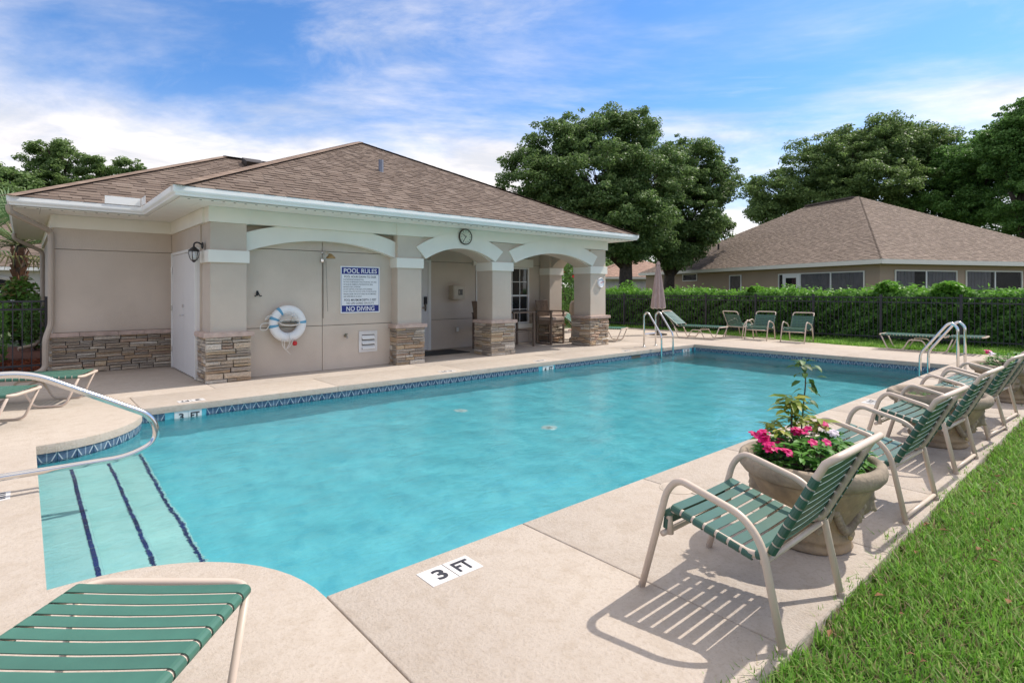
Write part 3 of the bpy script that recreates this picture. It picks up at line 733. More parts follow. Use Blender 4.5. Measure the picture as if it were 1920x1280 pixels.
# roof: real shingles on the two slopes that can be seen
UNIT_SH = mesh_of('shingle', MB().add([(-.5,0,0),(.5,0,0),(-.5,0,1),(.5,0,1),(-.5,1,.08),(.5,1,.08)], [(2,3,5,4),(0,1,3,2),(0,2,4),(1,5,3)]), shingle_m)
def slope_tabs(width, vlen, uL, uR, q, expo=.142):
    rows = int(vlen/expo); T = []
    for r in range(rows+1):
        v = r*expo
        if v >= vlen-.02: break
        a, b = uL(v), uR(v); u = a-q.uniform(0, .2)
        k = q.random() < .5
        while u < b-.01:
            w = q.choice((.13, .17, .22, .26, .33)); k = not k
            u0, u1 = max(u, a), min(u+w, b)
            if u1-u0 > .02: T.append((u0, u1, v, .015 if k else .007))
            u += w
    return T
def add_slope(roof, o, ud, vd, pitch, T, mat, expo=.142, near=0, cam_=(0, 0, 1.42)):
    o = Vector(o); ud = Vector((ud[0], ud[1], 0)); c = 1/math.sqrt(1+pitch*pitch); vv = Vector((vd[0]*c, vd[1]*c, pitch*c)); nn = ud.cross(vv)
    if nn.z < 0: nn = -nn
    L0 = root_of(roof).location
    pos = lambda t: o+ud*((t[0]+t[1])/2)+vv*t[2]
    if near: T = sorted(T, key=lambda t: (pos(t)-Vector(cam_)).length)
    for t in T[:near]:
        s = link('shingle', UNIT_SH, roof, pos(t)-L0)
        sx = 1 if ud.cross(vv).z > 0 else -1
        s.rotation_euler = Matrix((ud*sx, vv, nn)).transposed().to_euler(); s.scale = (t[1]-t[0], expo*1.12, t[3])
    mb = MB(); V, F = [], []
    for t in T[near:]:
        b = len(V); p0 = o+ud*t[0]+vv*t[2]; p1 = o+ud*t[1]+vv*t[2]; up = vv*expo*1.12; h = nn*t[3]
        V += [p0, p1, p0+h, p1+h, p0+up+h*.08, p1+up+h*.08]
        F += [(b+2, b+3, b+5, b+4), (b, b+1, b+3, b+2), (b, b+2, b+4), (b+1, b+5, b+3)]
    mb.v = [tuple(p-L0) for p in V]; mb.f = F
    s = obj('shingle_courses', mb, mat, roof); s['kind'] = 'stuff'; return s
def hip_caps(roof, p0, p1, mat, w=.15, step=.21, name='hip_cap', maxn=999):
    p0, p1 = Vector(p0), Vector(p1); d = p1-p0; ln = d.length; d.normalize()
    side = d.cross(Vector((0, 0, 1))).normalized(); nn = side.cross(d).normalized(); L0 = root_of(roof).location
    key = 'HC'+mat.name
    if key not in globals():
        globals()[key] = mesh_of('hip_cap', MB().add([(-1,0,-.045),(0,0,.03),(1,0,-.045),(-1,1,-.055),(0,1,.012),(1,1,-.055),(-1,0,-.08),(0,0,-.01),(1,0,-.08)], [(0,1,4,3),(1,2,5,4),(6,7,1,0),(7,8,2,1)]), mat)
    k = 0
    while k*step < ln-.22:
        o = link(name, globals()[key], roof, p0+d*(k*step)-L0); o.rotation_euler = Matrix((side, d, nn)).transposed().to_euler(); o.scale = (w, step*1.25, .32); k += 1
c_ = 1/math.sqrt(1+PITCH**2); HW = (XE1-XE0)/2; ZE = ZG-.01
apex = (XE0+HW, YE+HW, ZE+HW*PITCH); WW = (19.4-YL)/2
lap = (XL+WW, YL+WW, ZE+WW*PITCH); lk = XE0+WW   # where the left ridge dies into the front block
dz = -.012
rf = MB(); E0 = (XE0, YE, ZE+dz); E1 = (XE1, YE, ZE+dz); ap = (apex[0], apex[1], apex[2]+dz); apb = (apex[0], 22, apex[2]+dz)
rf.add([E0, E1, ap], [(0, 1, 2)]); rf.add([E1, (XE1, 22, ZE+dz), apb, ap], [(0, 1, 2, 3)]); rf.add([E0, ap, apb, (XE0, 22, ZE+dz)], [(0, 1, 2, 3)])
l0, l1 = (XL, YL, ZE+dz), (XL, 19.4, ZE+dz); la = (lap[0], lap[1], lap[2]+dz); lb = (lk+.3, lap[1], lap[2]+dz)
rf.add([l0, (XE0, YL, ZE+dz), (lb[0], lb[1], lb[2]), la], [(0, 1, 2, 3)]); rf.add([l1, l0, la], [(0, 1, 2)]); rf.add([la, lb, (XE0, 19.4, ZE+dz), l1], [(0, 1, 2, 3)])
roof = part('roof', rf, underlay)
q = random.Random(11)
T1 = slope_tabs(2*HW, HW/c_, lambda v: (v+.15)*c_-.03, lambda v: 2*HW-(v+.15)*c_+.03, q)
T2 = slope_tabs(4, WW/c_, lambda v: (v+.15)*c_-.03, lambda v: (XE0-XL)+v*c_, q)
add_slope(roof, (XE0, YE, ZE), (1, 0), (0, 1), PITCH, T1, shingle_m, near=70)
add_slope(roof, (XL, YL, ZE), (1, 0), (0, 1), PITCH, T2, shingle_m, near=60)
hip_caps(roof, (XE0, YE, ZE+.015), (apex[0], apex[1], apex[2]+.015), cap_sh); hip_caps(roof, (XE1, YE, ZE+.015), (apex[0], apex[1], apex[2]+.015), cap_sh)
hip_caps(roof, (XL, YL, ZE+.015), (lap[0], lap[1], lap[2]+.015), cap_sh)
hip_caps(roof, (lap[0], lap[1], lap[2]+.02), (lk+.2, lap[1], lap[2]+.02), cap_sh)
part('ridge_vent', MB().box(-.2, -.45, 0, .2, .45, .13, .04).xf(Matrix.Translation((apex[0]-.75, 16.0, apex[2]-.32))), bronze, roof)
part('roof_vent', MB().obox((0, 0, .06), (.22, 0, 0), (0, .2, .08), (0, -.03, .07)).xf(Matrix.Translation((4.35, lap[1]-.55, lap[2]-.24))), bronze, roof)
vp = (5.95, 11.2); part('vent_pipe', MB().lathe([(.055, -.05), (.055, .26), (.045, .26), (.045, .1)], 12, (vp[0], vp[1], ZE+(vp[1]-YE)*PITCH)), M('lead_pipe', (.25, .26, .30), .5, metal=.6), roof)

# ------------------------------------------------------------------ things fixed to the clubhouse
sg = thing('pool_rules_sign', 'white and blue POOL RULES and NO DIVING sign on the arched wall', 'sign', (4.725, 9.697, 1.44))
sw, sh = .78, .86
obj('panel', MB().box(-sw/2, -.012, -sh/2, sw/2, 0, sh/2, 0), sign_white, sg)
for z0, z1 in ((.285, .41), (-.41, -.29)): obj('colour_band', MB().box(-sw/2+.02, -.0135, z0, sw/2-.02, -.0121, z1), blue_print, sg)
obj('border', MB().box(-sw/2+.016, -.0132, -.29, -sw/2+.021, -.0121, .285).box(sw/2-.021, -.0132, -.29, sw/2-.016, -.0121, .285), blue_print, sg)
up = (R(90), 0, 0)
lettering(sg, 'POOL RULES', (0, -.0145, .347), up, .66, .085, sign_white, .015)
lettering(sg, 'NO DIVING', (0, -.0145, -.352), up, .56, .088, sign_white, .015)
lettering(sg, 'POOL HOURS DAWN TO DUSK', (0, -.0135, .238), up, .64, .040, black_print, .012)
lines = ['SHOWER BEFORE ENTERING POOL', 'NO FOOD OR BEVERAGES IN POOL OR ON POOL WET DECK', 'NO GLASS OR ANIMALS IN THE FENCED POOL AREA', 'BATHING LOAD: 20 PERSONS',
         'DO NOT USE POOL IF YOU ARE ILL WITH DIARRHEA', 'DO NOT SWALLOW THE POOL WATER, IT IS RECIRCULATED', 'PERSONS UNDER THE AGE OF 16 MUST BE ACCOMPANIED', 'AND SUPERVISED BY AN ADULT']
wd = [.40, .66, .58, .33, .57, .66, .65, .36]
for k, (t, w) in enumerate(zip(lines, wd)): lettering(sg, t, (-.335+w/2, -.0135, .186-k*.0445), up, w, .024, black_print, .008)
lettering(sg, 'POOL MAXIMUM DEPTH: 5 FEET', (0, -.0135, -.190), up, .64, .042, black_print, .012)
lettering(sg, 'NO LIFE GUARD ON DUTY', (0, -.0135, -.250), up, .55, .036, black_print, .01)

lr = thing('life_ring', 'white life ring with blue bands and clear dome hung on the arched wall', 'life ring', (3.36, 9.60, .865))
def torus(R_, r, n=40, m=14, sy=.75): 
    V = [((R_+r*cos(b))*cos(a), r*sin(b)*sy, (R_+r*cos(b))*sin(a)) for a in (2*pi*i/n for i in range(n)) for b in (2*pi*j/m for j in range(m))]
    F = [(i*m+j, i*m+(j+1) % m, ((i+1) % n)*m+(j+1) % m, ((i+1) % n)*m+j) for i in range(n) for j in range(m)]
    return MB().add(V, F)
obj('ring', torus(.232, .080), ring_white, lr, smooth=True)
for a in (5, 123, 160, 188):
    a0 = R(a-5); V = []; m = 16
    for i in range(4):
        aa = a0+R(10)*i/3; V += [((.232+.083*cos(2*pi*j/m))*cos(aa), .083*.75*sin(2*pi*j/m), (.232+.083*cos(2*pi*j/m))*sin(aa)) for j in range(m)]
    obj('band', MB().add(V, [(i*m+j, i*m+(j+1) % m, (i+1)*m+(j+1) % m, (i+1)*m+j) for i in range(3) for j in range(m)]), ring_blue, lr, smooth=True)
def loop(pts, r=.006): return bend(pts, .06, 5)
obj('grab_rope', MB().tube(loop([(-.25, -.03, .17), (-.36, -.04, .12), (-.385, -.03, .07), (-.33, -.02, .10), (-.27, -.03, .15)]), .007, 6), rope_m, lr, smooth=True)
obj('grab_rope', MB().tube(loop([(-.30, -.02, .02), (-.44, -.03, .02), (-.46, -.03, -.09), (-.36, -.03, -.10), (-.31, -.03, -.02)]), .007, 6), rope_m, lr, smooth=True)
kn = MB()
for dx in (-.12, -.08, .02, .07): kn.tube(bend([(dx, -.07, -.25), (dx*.8-.02, -.075, -.36), (-.055, -.05, -.44)], .05, 4), .006, 6)
kn.tube([(-.05, -.05, -.43), (.03, -.05, -.52)], .006, 6); kn.tube([(0, -.075, -.15), (0, -.08, -.24), (-.03, -.085, -.31)], .006, 6)
obj('knotted_rope', kn, rope_m, lr, smooth=True)
obj('float', MB().lathe([(0, -.04), (.03, -.035), (.04, 0), (.03, .035), (0, .04)], 14, (.10, -.05, -.335)), red_m, lr, smooth=True)
gm, nt, N, L, p = nodes('clear_dome'); p.inputs['Base Color'].default_value = (.85, .84, .82, 1); p.inputs['Transmission Weight'].default_value = 0; p.inputs['Roughness'].default_value = .12; p.inputs['Alpha'].default_value = .42
V = []; nn_, mm = 18, 8
for i in range(mm+1):
    t = (pi/2)*i/mm
    for k in range(nn_+1):
        a = pi*k/nn_; V.append((.165*cos(a)*cos(t*.98), -.05-.13*sin(t)*sin(a)**.5-.02, .02+.17*sin(a)*cos(t*.6)))
dm = obj('dome', MB().add(V, [(i*(nn_+1)+k, i*(nn_+1)+k+1, (i+1)*(nn_+1)+k+1, (i+1)*(nn_+1)+k) for i in range(mm) for k in range(nn_)]), gm, lr, smooth=True)
rim = [(.165*cos(a), -.07-.10*sin(a)*.6 if False else -.09-.06*sin(a), .02-.045*sin(a)) for a in (2*pi*k/28 for k in range(28))]
obj('dome_rim', MB().tube(rim, .010, 6, closed=True), M('dome_edge', (.66, .60, .55), .4), lr, smooth=True)
obj('dome_shade', MB().add([(.15*cos(a), -.075-.05*sin(a), .015-.035*sin(a)+.03*(sin(a) > 0)) for a in (2*pi*k/24 for k in range(24))], [tuple(range(24))]), M('dome_shade_dark', (.10, .09, .075), .8), lr)  # flat dark disc painted as the shade inside the dome

hk = thing('coat_hook', 'small black double hook on the wall above the life ring', 'hook', (2.90, 9.698, 1.36))
obj('plate', MB().box(-.016, -.008, -.02, .016, 0, .06, .003), black_metal, hk)
for s in (-1, 1): obj('prong', MB().tube(bend([(s*.008, -.006, .04), (s*.02, -.03, .0), (s*.035, -.035, -.035), (s*.055, -.05, -.02)], .02, 3), .008, 6), black_metal, hk)
shw = thing('outdoor_shower', 'wall shower head with brass cup and long pull chain under the arch', 'shower', (4.01, 9.697, 2.03))
obj('shower_arm', MB().tube(bend([(0, 0, .06), (0, -.10, .09), (.03, -.20, .03)], .05, 4), .016, 8).lathe([(.04, 0), (.04, .012), (0, .012)], 12, (0, -.006, .06)), chrome, shw)
obj('shower_head', MB().lathe([(.015, .05), (.035, .03), (.075, -.01), (.08, -.035), (.0, -.03)], 18, (.05, -.22, -.01)), M('brass', (.40, .26, .12), .35, metal=.8), shw, smooth=True)
obj('valve', MB().lathe([(.02, -.04), (.035, -.02), (.035, .02), (.02, .04)], 10, (-.02, -.02, -.07)), chrome, shw)
ch_ = MB()
for k in range(40): ch_.tube([(.045+.03*k/40, -.03, -.08-k*.0225), (.046+.03*k/40, -.03, -.08-k*.0225-.017)], .0045, 5)
obj('pull_chain', ch_, M('chain', (.22, .20, .18), .5, metal=.5), shw)
obj('supply_pipe', MB().tube([(0, -.012, -.05), (0, -.012, -1.1)], .006, 6), M('pipe_painted', (.20, .165, .135), .7), shw)
sp = thing('wall_spigot', 'small brass garden tap low on the wall beside the white vent', 'tap', (4.43, 9.697, .60))
obj('flange', MB().lathe([(.03, 0), (.03, .01), (0, .01)], 12).xf(Matrix.Rotation(R(90), 4, 'X')), M('tap_brass', (.30, .25, .18), .4, metal=.7), sp)
obj('spout', MB().tube(bend([(0, 0, 0), (0, -.07, 0), (0, -.08, -.05)], .02, 3), .013, 8), M('tap_grey', (.30, .28, .25), .4, metal=.7), sp)
obj('handle', MB().lathe([(.028, .03), (.028, .04), (0, .04)], 8, (0, -.05, 0)), M('tap_green', (.10, .14, .10), .5), sp)

lan = thing('wall_lantern', 'black carriage lantern with ribbed clear glass beside the white double door', 'lamp', (2.118, 9.80, 2.13))
obj('back_plate', MB().lathe([(.055, 0), (.055, .012), (.03, .02), (0, .02)], 16).xf(Matrix.Rotation(R(-90), 4, 'Y')), black_metal, lan)
obj('arm', MB().tube(bend([(-.01, 0, .01), (-.07, 0, .05), (-.125, 0, .03), (-.125, 0, -.03)], .05, 4), .012, 8), black_metal, lan, smooth=True)
obj('roof_cap', MB().lathe([(0, .06), (.014, .04), (.010, .02), (.04, -.005), (.082, -.045), (.078, -.052), (0, -.07)], 16, (-.125, 0, -.04)), black_metal, lan)
obj('globe', MB().lathe([(.066, 0), (.07, -.04), (.058, -.10), (.038, -.14)], 16, (-.125, 0, -.093)), gm, lan, smooth=True)
cg = MB()
for k in range(6): a = 2*pi*k/6; cg.tube([(-.125+r*cos(a), r*sin(a), z) for r, z in ((.069, -.093), (.073, -.135), (.061, -.195), (.040, -.235))], .006, 5)
cg.lathe([(.042, 0), (.024, -.025), (.0, -.04)], 12, (-.125, 0, -.232)); obj('cage', cg, black_metal, lan)
obj('bulb', MB().lathe([(0, 0), (.02, -.02), (.025, -.06), (0, -.09)], 10, (-.125, 0, -.13)), white_paint, lan, smooth=True)

def dial(name, label, loc, r, rim_m, hands, ticks, cat):
    c = thing(name, label, cat, loc)
    X = Matrix.Rotation(R(90), 4, 'X')
    obj('case', MB().lathe([(r, 0), (r, .035), (r*.93, .045), (r*.88, .03), (0, .03)], 36).xf(X), rim_m, c)
    obj('face', MB().lathe([(r*.875, .0305), (0, .0325)], 36).xf(X), sign_white if cat == 'thermometer' else M('clock_face', (.62, .62, .52), .5), c)
    mk = MB()
    for k in ticks: a = R(k); mk.obox((.70*r*sin(a), -.034, .70*r*cos(a)), (.09*r*sin(a), 0, .09*r*cos(a)), (.028*r*cos(a), 0, -.028*r*sin(a)), (0, .001, 0))
    obj('tick_marks', mk, black_print if cat == 'clock' else blue_print, c)
    for ang, ln, w, m in hands:
        a = R(ang); obj('hand', MB().obox((ln*r*.4*sin(a), -.036, ln*r*.4*cos(a)), (ln*r*.6*sin(a), 0, ln*r*.6*cos(a)), (w*cos(a), 0, -w*sin(a)), (0, .0012, 0)), m, c)
    return c
dial('wall_clock', 'round clock with dark rim on top of the middle arch', (6.95, 9.438, 2.545), .165, M('clock_rim', (.05, .04, .03), .4), [(215, .75, .006, black_print), (305, .5, .007, black_print)], range(0, 360, 30), 'clock')
dial('wall_thermometer', 'round white thermometer with red needle on the end column', (11.35, 9.468, 1.63), .125, sign_white, [(75, .85, .007, red_m)], range(-150, 100, 20), 'thermometer')

ph = thing('phone_box', 'beige emergency telephone box on the porch wall', 'telephone', (8.04, 11.358, 1.38))
obj('housing', MB().prism([(-.17, -.20), (.17, -.20), (.17, 0), (-.17, 0)], -.17, .17, .012), plastic_beige, ph)
obj('door_panel', MB().box(-.15, -.211, -.15, .15, -.201, .15, 0), M('box_front', (.52, .45, .35), .5), ph)
obj('recess', MB().box(-.03, -.2135, -.065, .10, -.2115, .075), M('box_window', (.06, .05, .045), .4), ph)
obj('handset', MB().tube([(.0, -.217, -.04), (.0, -.22, .0), (.0, -.217, .04)], .012, 6), M('handset_grey', (.45, .40, .32), .5), ph)
ot = thing('power_outlet', 'small covered outlet low on the porch wall', 'outlet', (8.11, 11.358, .46))
obj('cover', MB().box(-.04, -.035, -.06, .04, 0, .06, .006), M('outlet_grey', (.50, .45, .40), .5), ot); obj('lid', MB().box(-.032, -.042, -.05, .032, -.0355, .045, 0), white_paint, ot)
# ------------------------------------------------------------------ porch furniture
def bar_chair(name, label, loc, rz):
    c = thing(name, label, 'bar chair', loc, rz, 'wicker bar chairs on the porch')   # faces local +y
    w, d = .27, .26
    for s in (-1, 1):
        f = MB()
        f.box(s*w-.022, d-.04, 0, s*w+.022, d, .86); f.box(s*w-.022, -d, .0, s*w+.022, -d+.04, .88)
        f.box(s*w-.022, -d+.0405, .001, s*w+.022, d-.0405, .035); f.box(s*w-.025, -d-.02, .861, s*w+.025, d+.02, .89)
        obj('leg_frame', f, ptable, c)
    obj('foot_rest', MB().box(-w+.023, d-.035, .25, w-.023, d-.005, .28).box(-w+.023, -d+.005, .25, w-.023, -d+.035, .28), ptable, c)
    obj('seat', MB().box(-w+.023, -d+.01, .53, w-.023, d-.002, .64, .01), wicker_m, c)
    obj('cushion', MB().box(-w+.028, -d+.06, .641, w-.028, d+.02, .73, .03), cushion_m, c)
    bk = obj('backrest', MB().obox((0, -d+.0, .93), (w-.024, 0, 0), (0, .012, .0), (0, -.05, .24)), wicker_m, c)
    for k in range(12):
        x = -w+.045+k*(2*w-.09)/11; obj('wicker_strand', MB().tube([(x+.006*sin(j*1.3+k), -d+.020-.05*(.70+.46*j/7-.93)/.24, .70+.46*j/7) for j in range(8)], .012, 5), wicker_m, bk)
    return c
bar_chair('bar_chair', 'brown wicker bar chair with taupe cushion facing out beside the window', (10.66, 10.62, 0), pi+.12)
bar_chair('bar_chair', 'wicker bar chair mostly hidden behind the middle stone column', (8.52, 10.62, 0), -pi/2)
tb = thing('bar_table', 'tall square bronze bar table in front of the porch window', 'table', (9.50, 10.72, 0))
obj('top', MB().box(-.38, -.36, .855, .38, .36, .89, .006), ptable, tb)
for sx in (-1, 1):
    for sy in (-1, 1): obj('leg', MB().box(sx*.34-.022, sy*.32-.022, 0, sx*.34+.022, sy*.32+.022, .8545), ptable, tb)
obj('stretcher', MB().box(-.317, -.335, .38, .317, -.305, .40).box(-.317, .305, .38, .317, .335, .40).box(-.355, -.297, .3805, -.325, .297, .4005).box(.325, -.297, .3805, .355, .297, .4005), ptable, tb)
bn = thing('litter_bin', 'tall beige plastic litter bin with slanted hood behind the bar chair', 'bin', (11.62, 10.50, 0), R(-25))
oc = lambda r: [(r*cos(2*pi*k/8+pi/8), r*sin(2*pi*k/8+pi/8)) for k in range(8)]
def loft(rings): 
    n = len(rings[0]); V = [p for r in rings for p in r]; F = [(i*n+k, i*n+(k+1) % n, (i+1)*n+(k+1) % n, (i+1)*n+k) for i in range(len(rings)-1) for k in range(n)]
    return MB().add(V, F+[tuple(range(n))[::-1], tuple(range((len(rings)-1)*n, len(rings)*n))])
obj('body', loft([[(x, y, z) for x, y in oc(r)] for r, z in ((.24, 0), (.24, .10), (.19, .13), (.17, .45), (.185, .70), (.225, .82))]), plastic_beige, bn)
obj('hood', loft([[(x, y, z) for x, y in oc(r)] for r, z in ((.235, .8201), (.235, .86), (.22, 1.06), (.17, 1.14))]), plastic_beige, bn)
obj('push_flap', MB().obox((0, -.213, .97), (.10, 0, 0), (0, .006, 0), (0, .01, .085)), M('flap', (.56, .48, .37), .5), bn)
tag(obj('door_mat', MB().box(6.45, 10.32, .001, 7.75, 11.10, .016, .004), mat_m), 'black rubber mat in front of the porch door', 'mat')

# ------------------------------------------------------------------ strap furniture
def strap_mesh(name, half, w, tube_r, mat, y_arc=0., thick=.003):
    """a vinyl strap round two side tubes at x=+-half; width w along y; top of tubes at z=0"""
    r = tube_r+.002; path = []
    for k in range(7): a = -pi*.9+pi*1.4*k/6; path.append((-half+r*cos(pi-a-pi*0) if False else -half-r*sin(a+pi/2+0) if False else -half+r*cos(pi+ (pi*.45) - (pi*.95)*k/6), -tube_r+r*sin(pi+(pi*.45)-(pi*.95)*k/6)))
    path = [(-half+r*cos(a), -tube_r+r*sin(a)) for a in [R(290)-R(200)*k/7 for k in range(8)]]
    path += [(-half*.5, .0-.002), (0, -.004), (half*.5, -.002)]
    path += [(half-r*cos(a), -tube_r+r*sin(a)) for a in [R(90)+R(200)*k/7 for k in range(8)]]
    V = []; n = len(path)
    for i, (x, z) in enumerate(path):
        a = Vector(path[max(0, i-1)]); b = Vector(path[min(n-1, i+1)]); t = (b-a).normalized(); nn = Vector((-t.y, t.x))
        for s, y in ((1, -w/2), (1, w/2), (0, w/2), (0, -w/2)): V.append((x+nn.x*thick*s, y, z+nn.y*thick*s))
    F = []
    for i in range(n-1):
        for k in range(4): l = (k+1) % 4; F.append((i*4+k, i*4+4+k, i*4+4+l, i*4+l))
    F += [(0, 1, 2, 3), (n*4-4, n*4-1, n*4-2, n*4-3)]
    return mesh_of(name, MB().add(V, F), mat)
def place_strap(me, par, y, z, ang, name='strap'):
    o = link(name, me, par, (0, y, z)); o.rotation_euler = (ang, 0, 0); return o
CW = .31
SM = strap_mesh('strap', .275, .046, .0135, strap_m); SB = strap_mesh('strap', .275, .0405, .0135, strap_m)
def make_chair(name, label, loc, rz, rear_bar=True, group='green strap chairs round the pool'):
    """side profile measured in (y, z): front feet y=.33, back feet y=-.33; faces +y"""
    c = thing(name, label, 'chair', loc, rz, group); r = .0135
    for s in (-1, 1):
        x = s*CW
        P = bend([(x, .33, .0), (x, .19, .50), (x, .13, .565), (x, -.17, .49), (x, -.25, .40), (x, -.335, .0)], .075, 6)
        o = obj('arm_frame', MB().tube(P, .0162, 10), frame_m, c, smooth=True)
    # one bent tube carries seat and back
    sl_ = lambda s: [(s*.275, .195, .285), (s*.275, .205, .395), (s*.275, .15, .405), (s*.275, -.20, .325), (s*.275, -.27, .36), (s*.275, -.44, .70), (s*.275, -.475, .765)]
    A = bend(sl_(-1), .045, 5); B = bend(sl_(1), .045, 5)
    mid = [Vector((-.21, -.52, .80)), Vector((.21, -.52, .80))]
    full = A+bend([A[-1], Vector((-.262, -.505, .79)), *mid, Vector((.262, -.505, .79)), B[-1]], .05, 4)[1:-1]+B[::-1]
    obj('seat_frame', MB().tube(full, .0155, 10), frame_m, c, smooth=True)
    for yy, zz in ((.215, .29), (-.255, .325)): obj('cross_bar', MB().tube([(-CW, yy, zz), (CW, yy, zz)], r, 8), frame_m, c, smooth=True)
    if rear_bar: obj('rear_bar', MB().tube([(-CW, -.325, .035), (CW, -.325, .035)], r, 8), frame_m, c, smooth=True)
    ft = MB()
    for s in (-1, 1):
        for y in (.33, -.335): ft.lathe([(.017, 0), (.017, .02), (.015, .024)], 8, (s*CW, y*.997, 0))
    obj('foot_cap', ft, M('foot_cap_tan', (.42, .34, .28), .6) if 'FOOTM' not in globals() else FOOTM, c)
    place_strap(SM, c, .224, .335, R(-83)); place_strap(SM, c, .209, .394, R(-38))
    for k in range(7):
        t = k/6; place_strap(SM, c, .158-.338*t, .4185-.079*t, R(12.9))
    place_strap(SM, c, -.233, .352, R(-15))
    for k in range(8):
        t = k/7; y = -.282-.153*t; z = .380+.306*t; nrm = Vector((0, .894, .447)); place_strap(SB, c, y+nrm.y*.0135, z+nrm.z*.0135, R(-63))
    return c
FOOTM = M('foot_cap_tan', (.42, .34, .28), .6)
ch1 = make_chair('strap_chair', 'green strap chair nearest the camera with its rear feet in the grass edge', (2.55, 1.28, 0), 0, rear_bar=False)
ch2 = make_chair('strap_chair', 'green strap chair just past the planter of pink flowers', (4.37, 1.30, 0), R(-2))
labs = [((5.76, 1.31, 0), R(-2), 'third green strap chair along the poolside lawn, left of the weathered middle planter'),
        ((7.24, 1.32, 0), R(-4), 'green strap chair just beyond the weathered middle planter'),
        ((8.14, 1.33, 0), R(-3), 'farthest green strap chair of the poolside row, before the last planter'),
        ((16.08, 7.45, 0), R(94), 'left chair of the far pair facing the pool in front of the hedge'),
        ((16.06, 6.41, 0), R(91), 'right chair of the far pair facing the pool in front of the hedge'),
        ((16.55, 8.24, 0), R(-104), 'green strap chair turned to face the hedge, its back to the pool')]
for l, rz, lb in labs: dup(ch2, l, rz, lb)

LM = strap_mesh('strap', .295, .053, .016, strap_lt)
LMD = strap_mesh('strap', .295, .053, .016, strap_m)
def make_lounger(label, loc, heading, back=0., dark=False, hz=.36, n0=0):
    """foot end at the origin, head towards local +y"""
    c = thing('sun_lounger', label, 'sun lounger', loc, atan2(heading[1], heading[0])-pi/2, 'green strap sun loungers')
    me = LMD if dark else LM; r = .016; w = .295; H = hz; hg = 1.28
    top = [(-w, hg, H), (-w, .0, H), (-w, -.03, H-.03)]
    loopf = bend([(-w, hg, H), (-w, -.01, H), (w, -.01, H), (w, hg, H)], .09, 6)
    obj('seat_frame', MB().tube(loopf, r, 10), frame_m, c, smooth=True)
    for s in (-1, 1):
        x = s*w
        P = bend([(x, .035, H-.02), (x, .17, .018), (x, .47, .018), (x, .60, H-.10), (x, .86, H-.10), (x, .99, .018), (x, 1.30, .018), (x, 1.42, H-.03)], .06, 5)
        obj('leg_frame', MB().tube(P, .0145, 8), frame_m, c, smooth=True)
    for yy, zz in ((.60, H-.10), (hg, H-.01)): obj('cross_bar', MB().tube([(-w, yy, zz), (w, yy, zz)], .012, 8), frame_m, c, smooth=True)
    ca, sa = cos(back), sin(back)
    bf = [(x, hg+.03+v*ca, H+.012+v*sa) for x, v in ((-w, 0), (-w, .68), (w, .68), (w, 0))]
    obj('back_frame', MB().tube(bend(bf, .09, 6), r, 10), frame_m, c, smooth=True)
    if back > .1: obj('back_prop', MB().tube([(-w+.04, hg+.03+.42*ca, H+.42*sa), (-w+.04, 1.30, H-.2), (w-.04, 1.30, H-.2), (w-.04, hg+.03+.42*ca, H+.42*sa)], .010, 6), frame_m, c)
    y = .065
    while y < hg-.03: place_strap(me, c, y, H+r+.001, 0); y += .0645
    v = .07
    while v < .62: place_strap(me, c, hg+.03+v*ca-r*sa, H+.012+v*sa+r*ca, back); v += .0645
    return c
make_lounger('sun lounger in the bottom left foreground, cut by the picture edge', (.395, 2.335, 0), (-.66, -.75))
make_lounger('faded green sun lounger by the stone wainscot, behind the steel handrail', (.64, 8.96, 0), (-.945, .34), .0)
make_lounger('sun lounger at the left edge nearest the pool steps corner', (.03, 7.81, 0), (-.905, .42), .0)
make_lounger('sun lounger with raised back beside the closed umbrella', (15.35, 8.15, 0), (-.10, .99), R(38), True)
make_lounger('flat sun lounger on the far lawn behind the right pool ladder', (16.0, 4.35, 0), (.04, -1), .03, True)
make_lounger('sun lounger at the right picture edge on the far lawn', (15.1, 1.55, 0), (.35, -.94), 0, True)
make_lounger('sun lounger half hidden behind the end stone column', (12.75, 9.72, 0), (-.37, .93), R(35))
bn_ = thing('garden_bench', 'low dark grey bench beyond the right sun loungers', 'bench', (17.0, .9, 0), R(100))
for k in range(3): obj('slat', MB().box(-.75, -.20+k*.14, .43, .75, -.08+k*.14, .46, .004), M('weathered_grey', (.13, .115, .115), .8, rv=.1), bn_)
for s in (-1, 1): obj('leg', MB().box(s*.6-.03, -.19, 0, s*.6+.03, .19, .4295), black_metal, bn_)

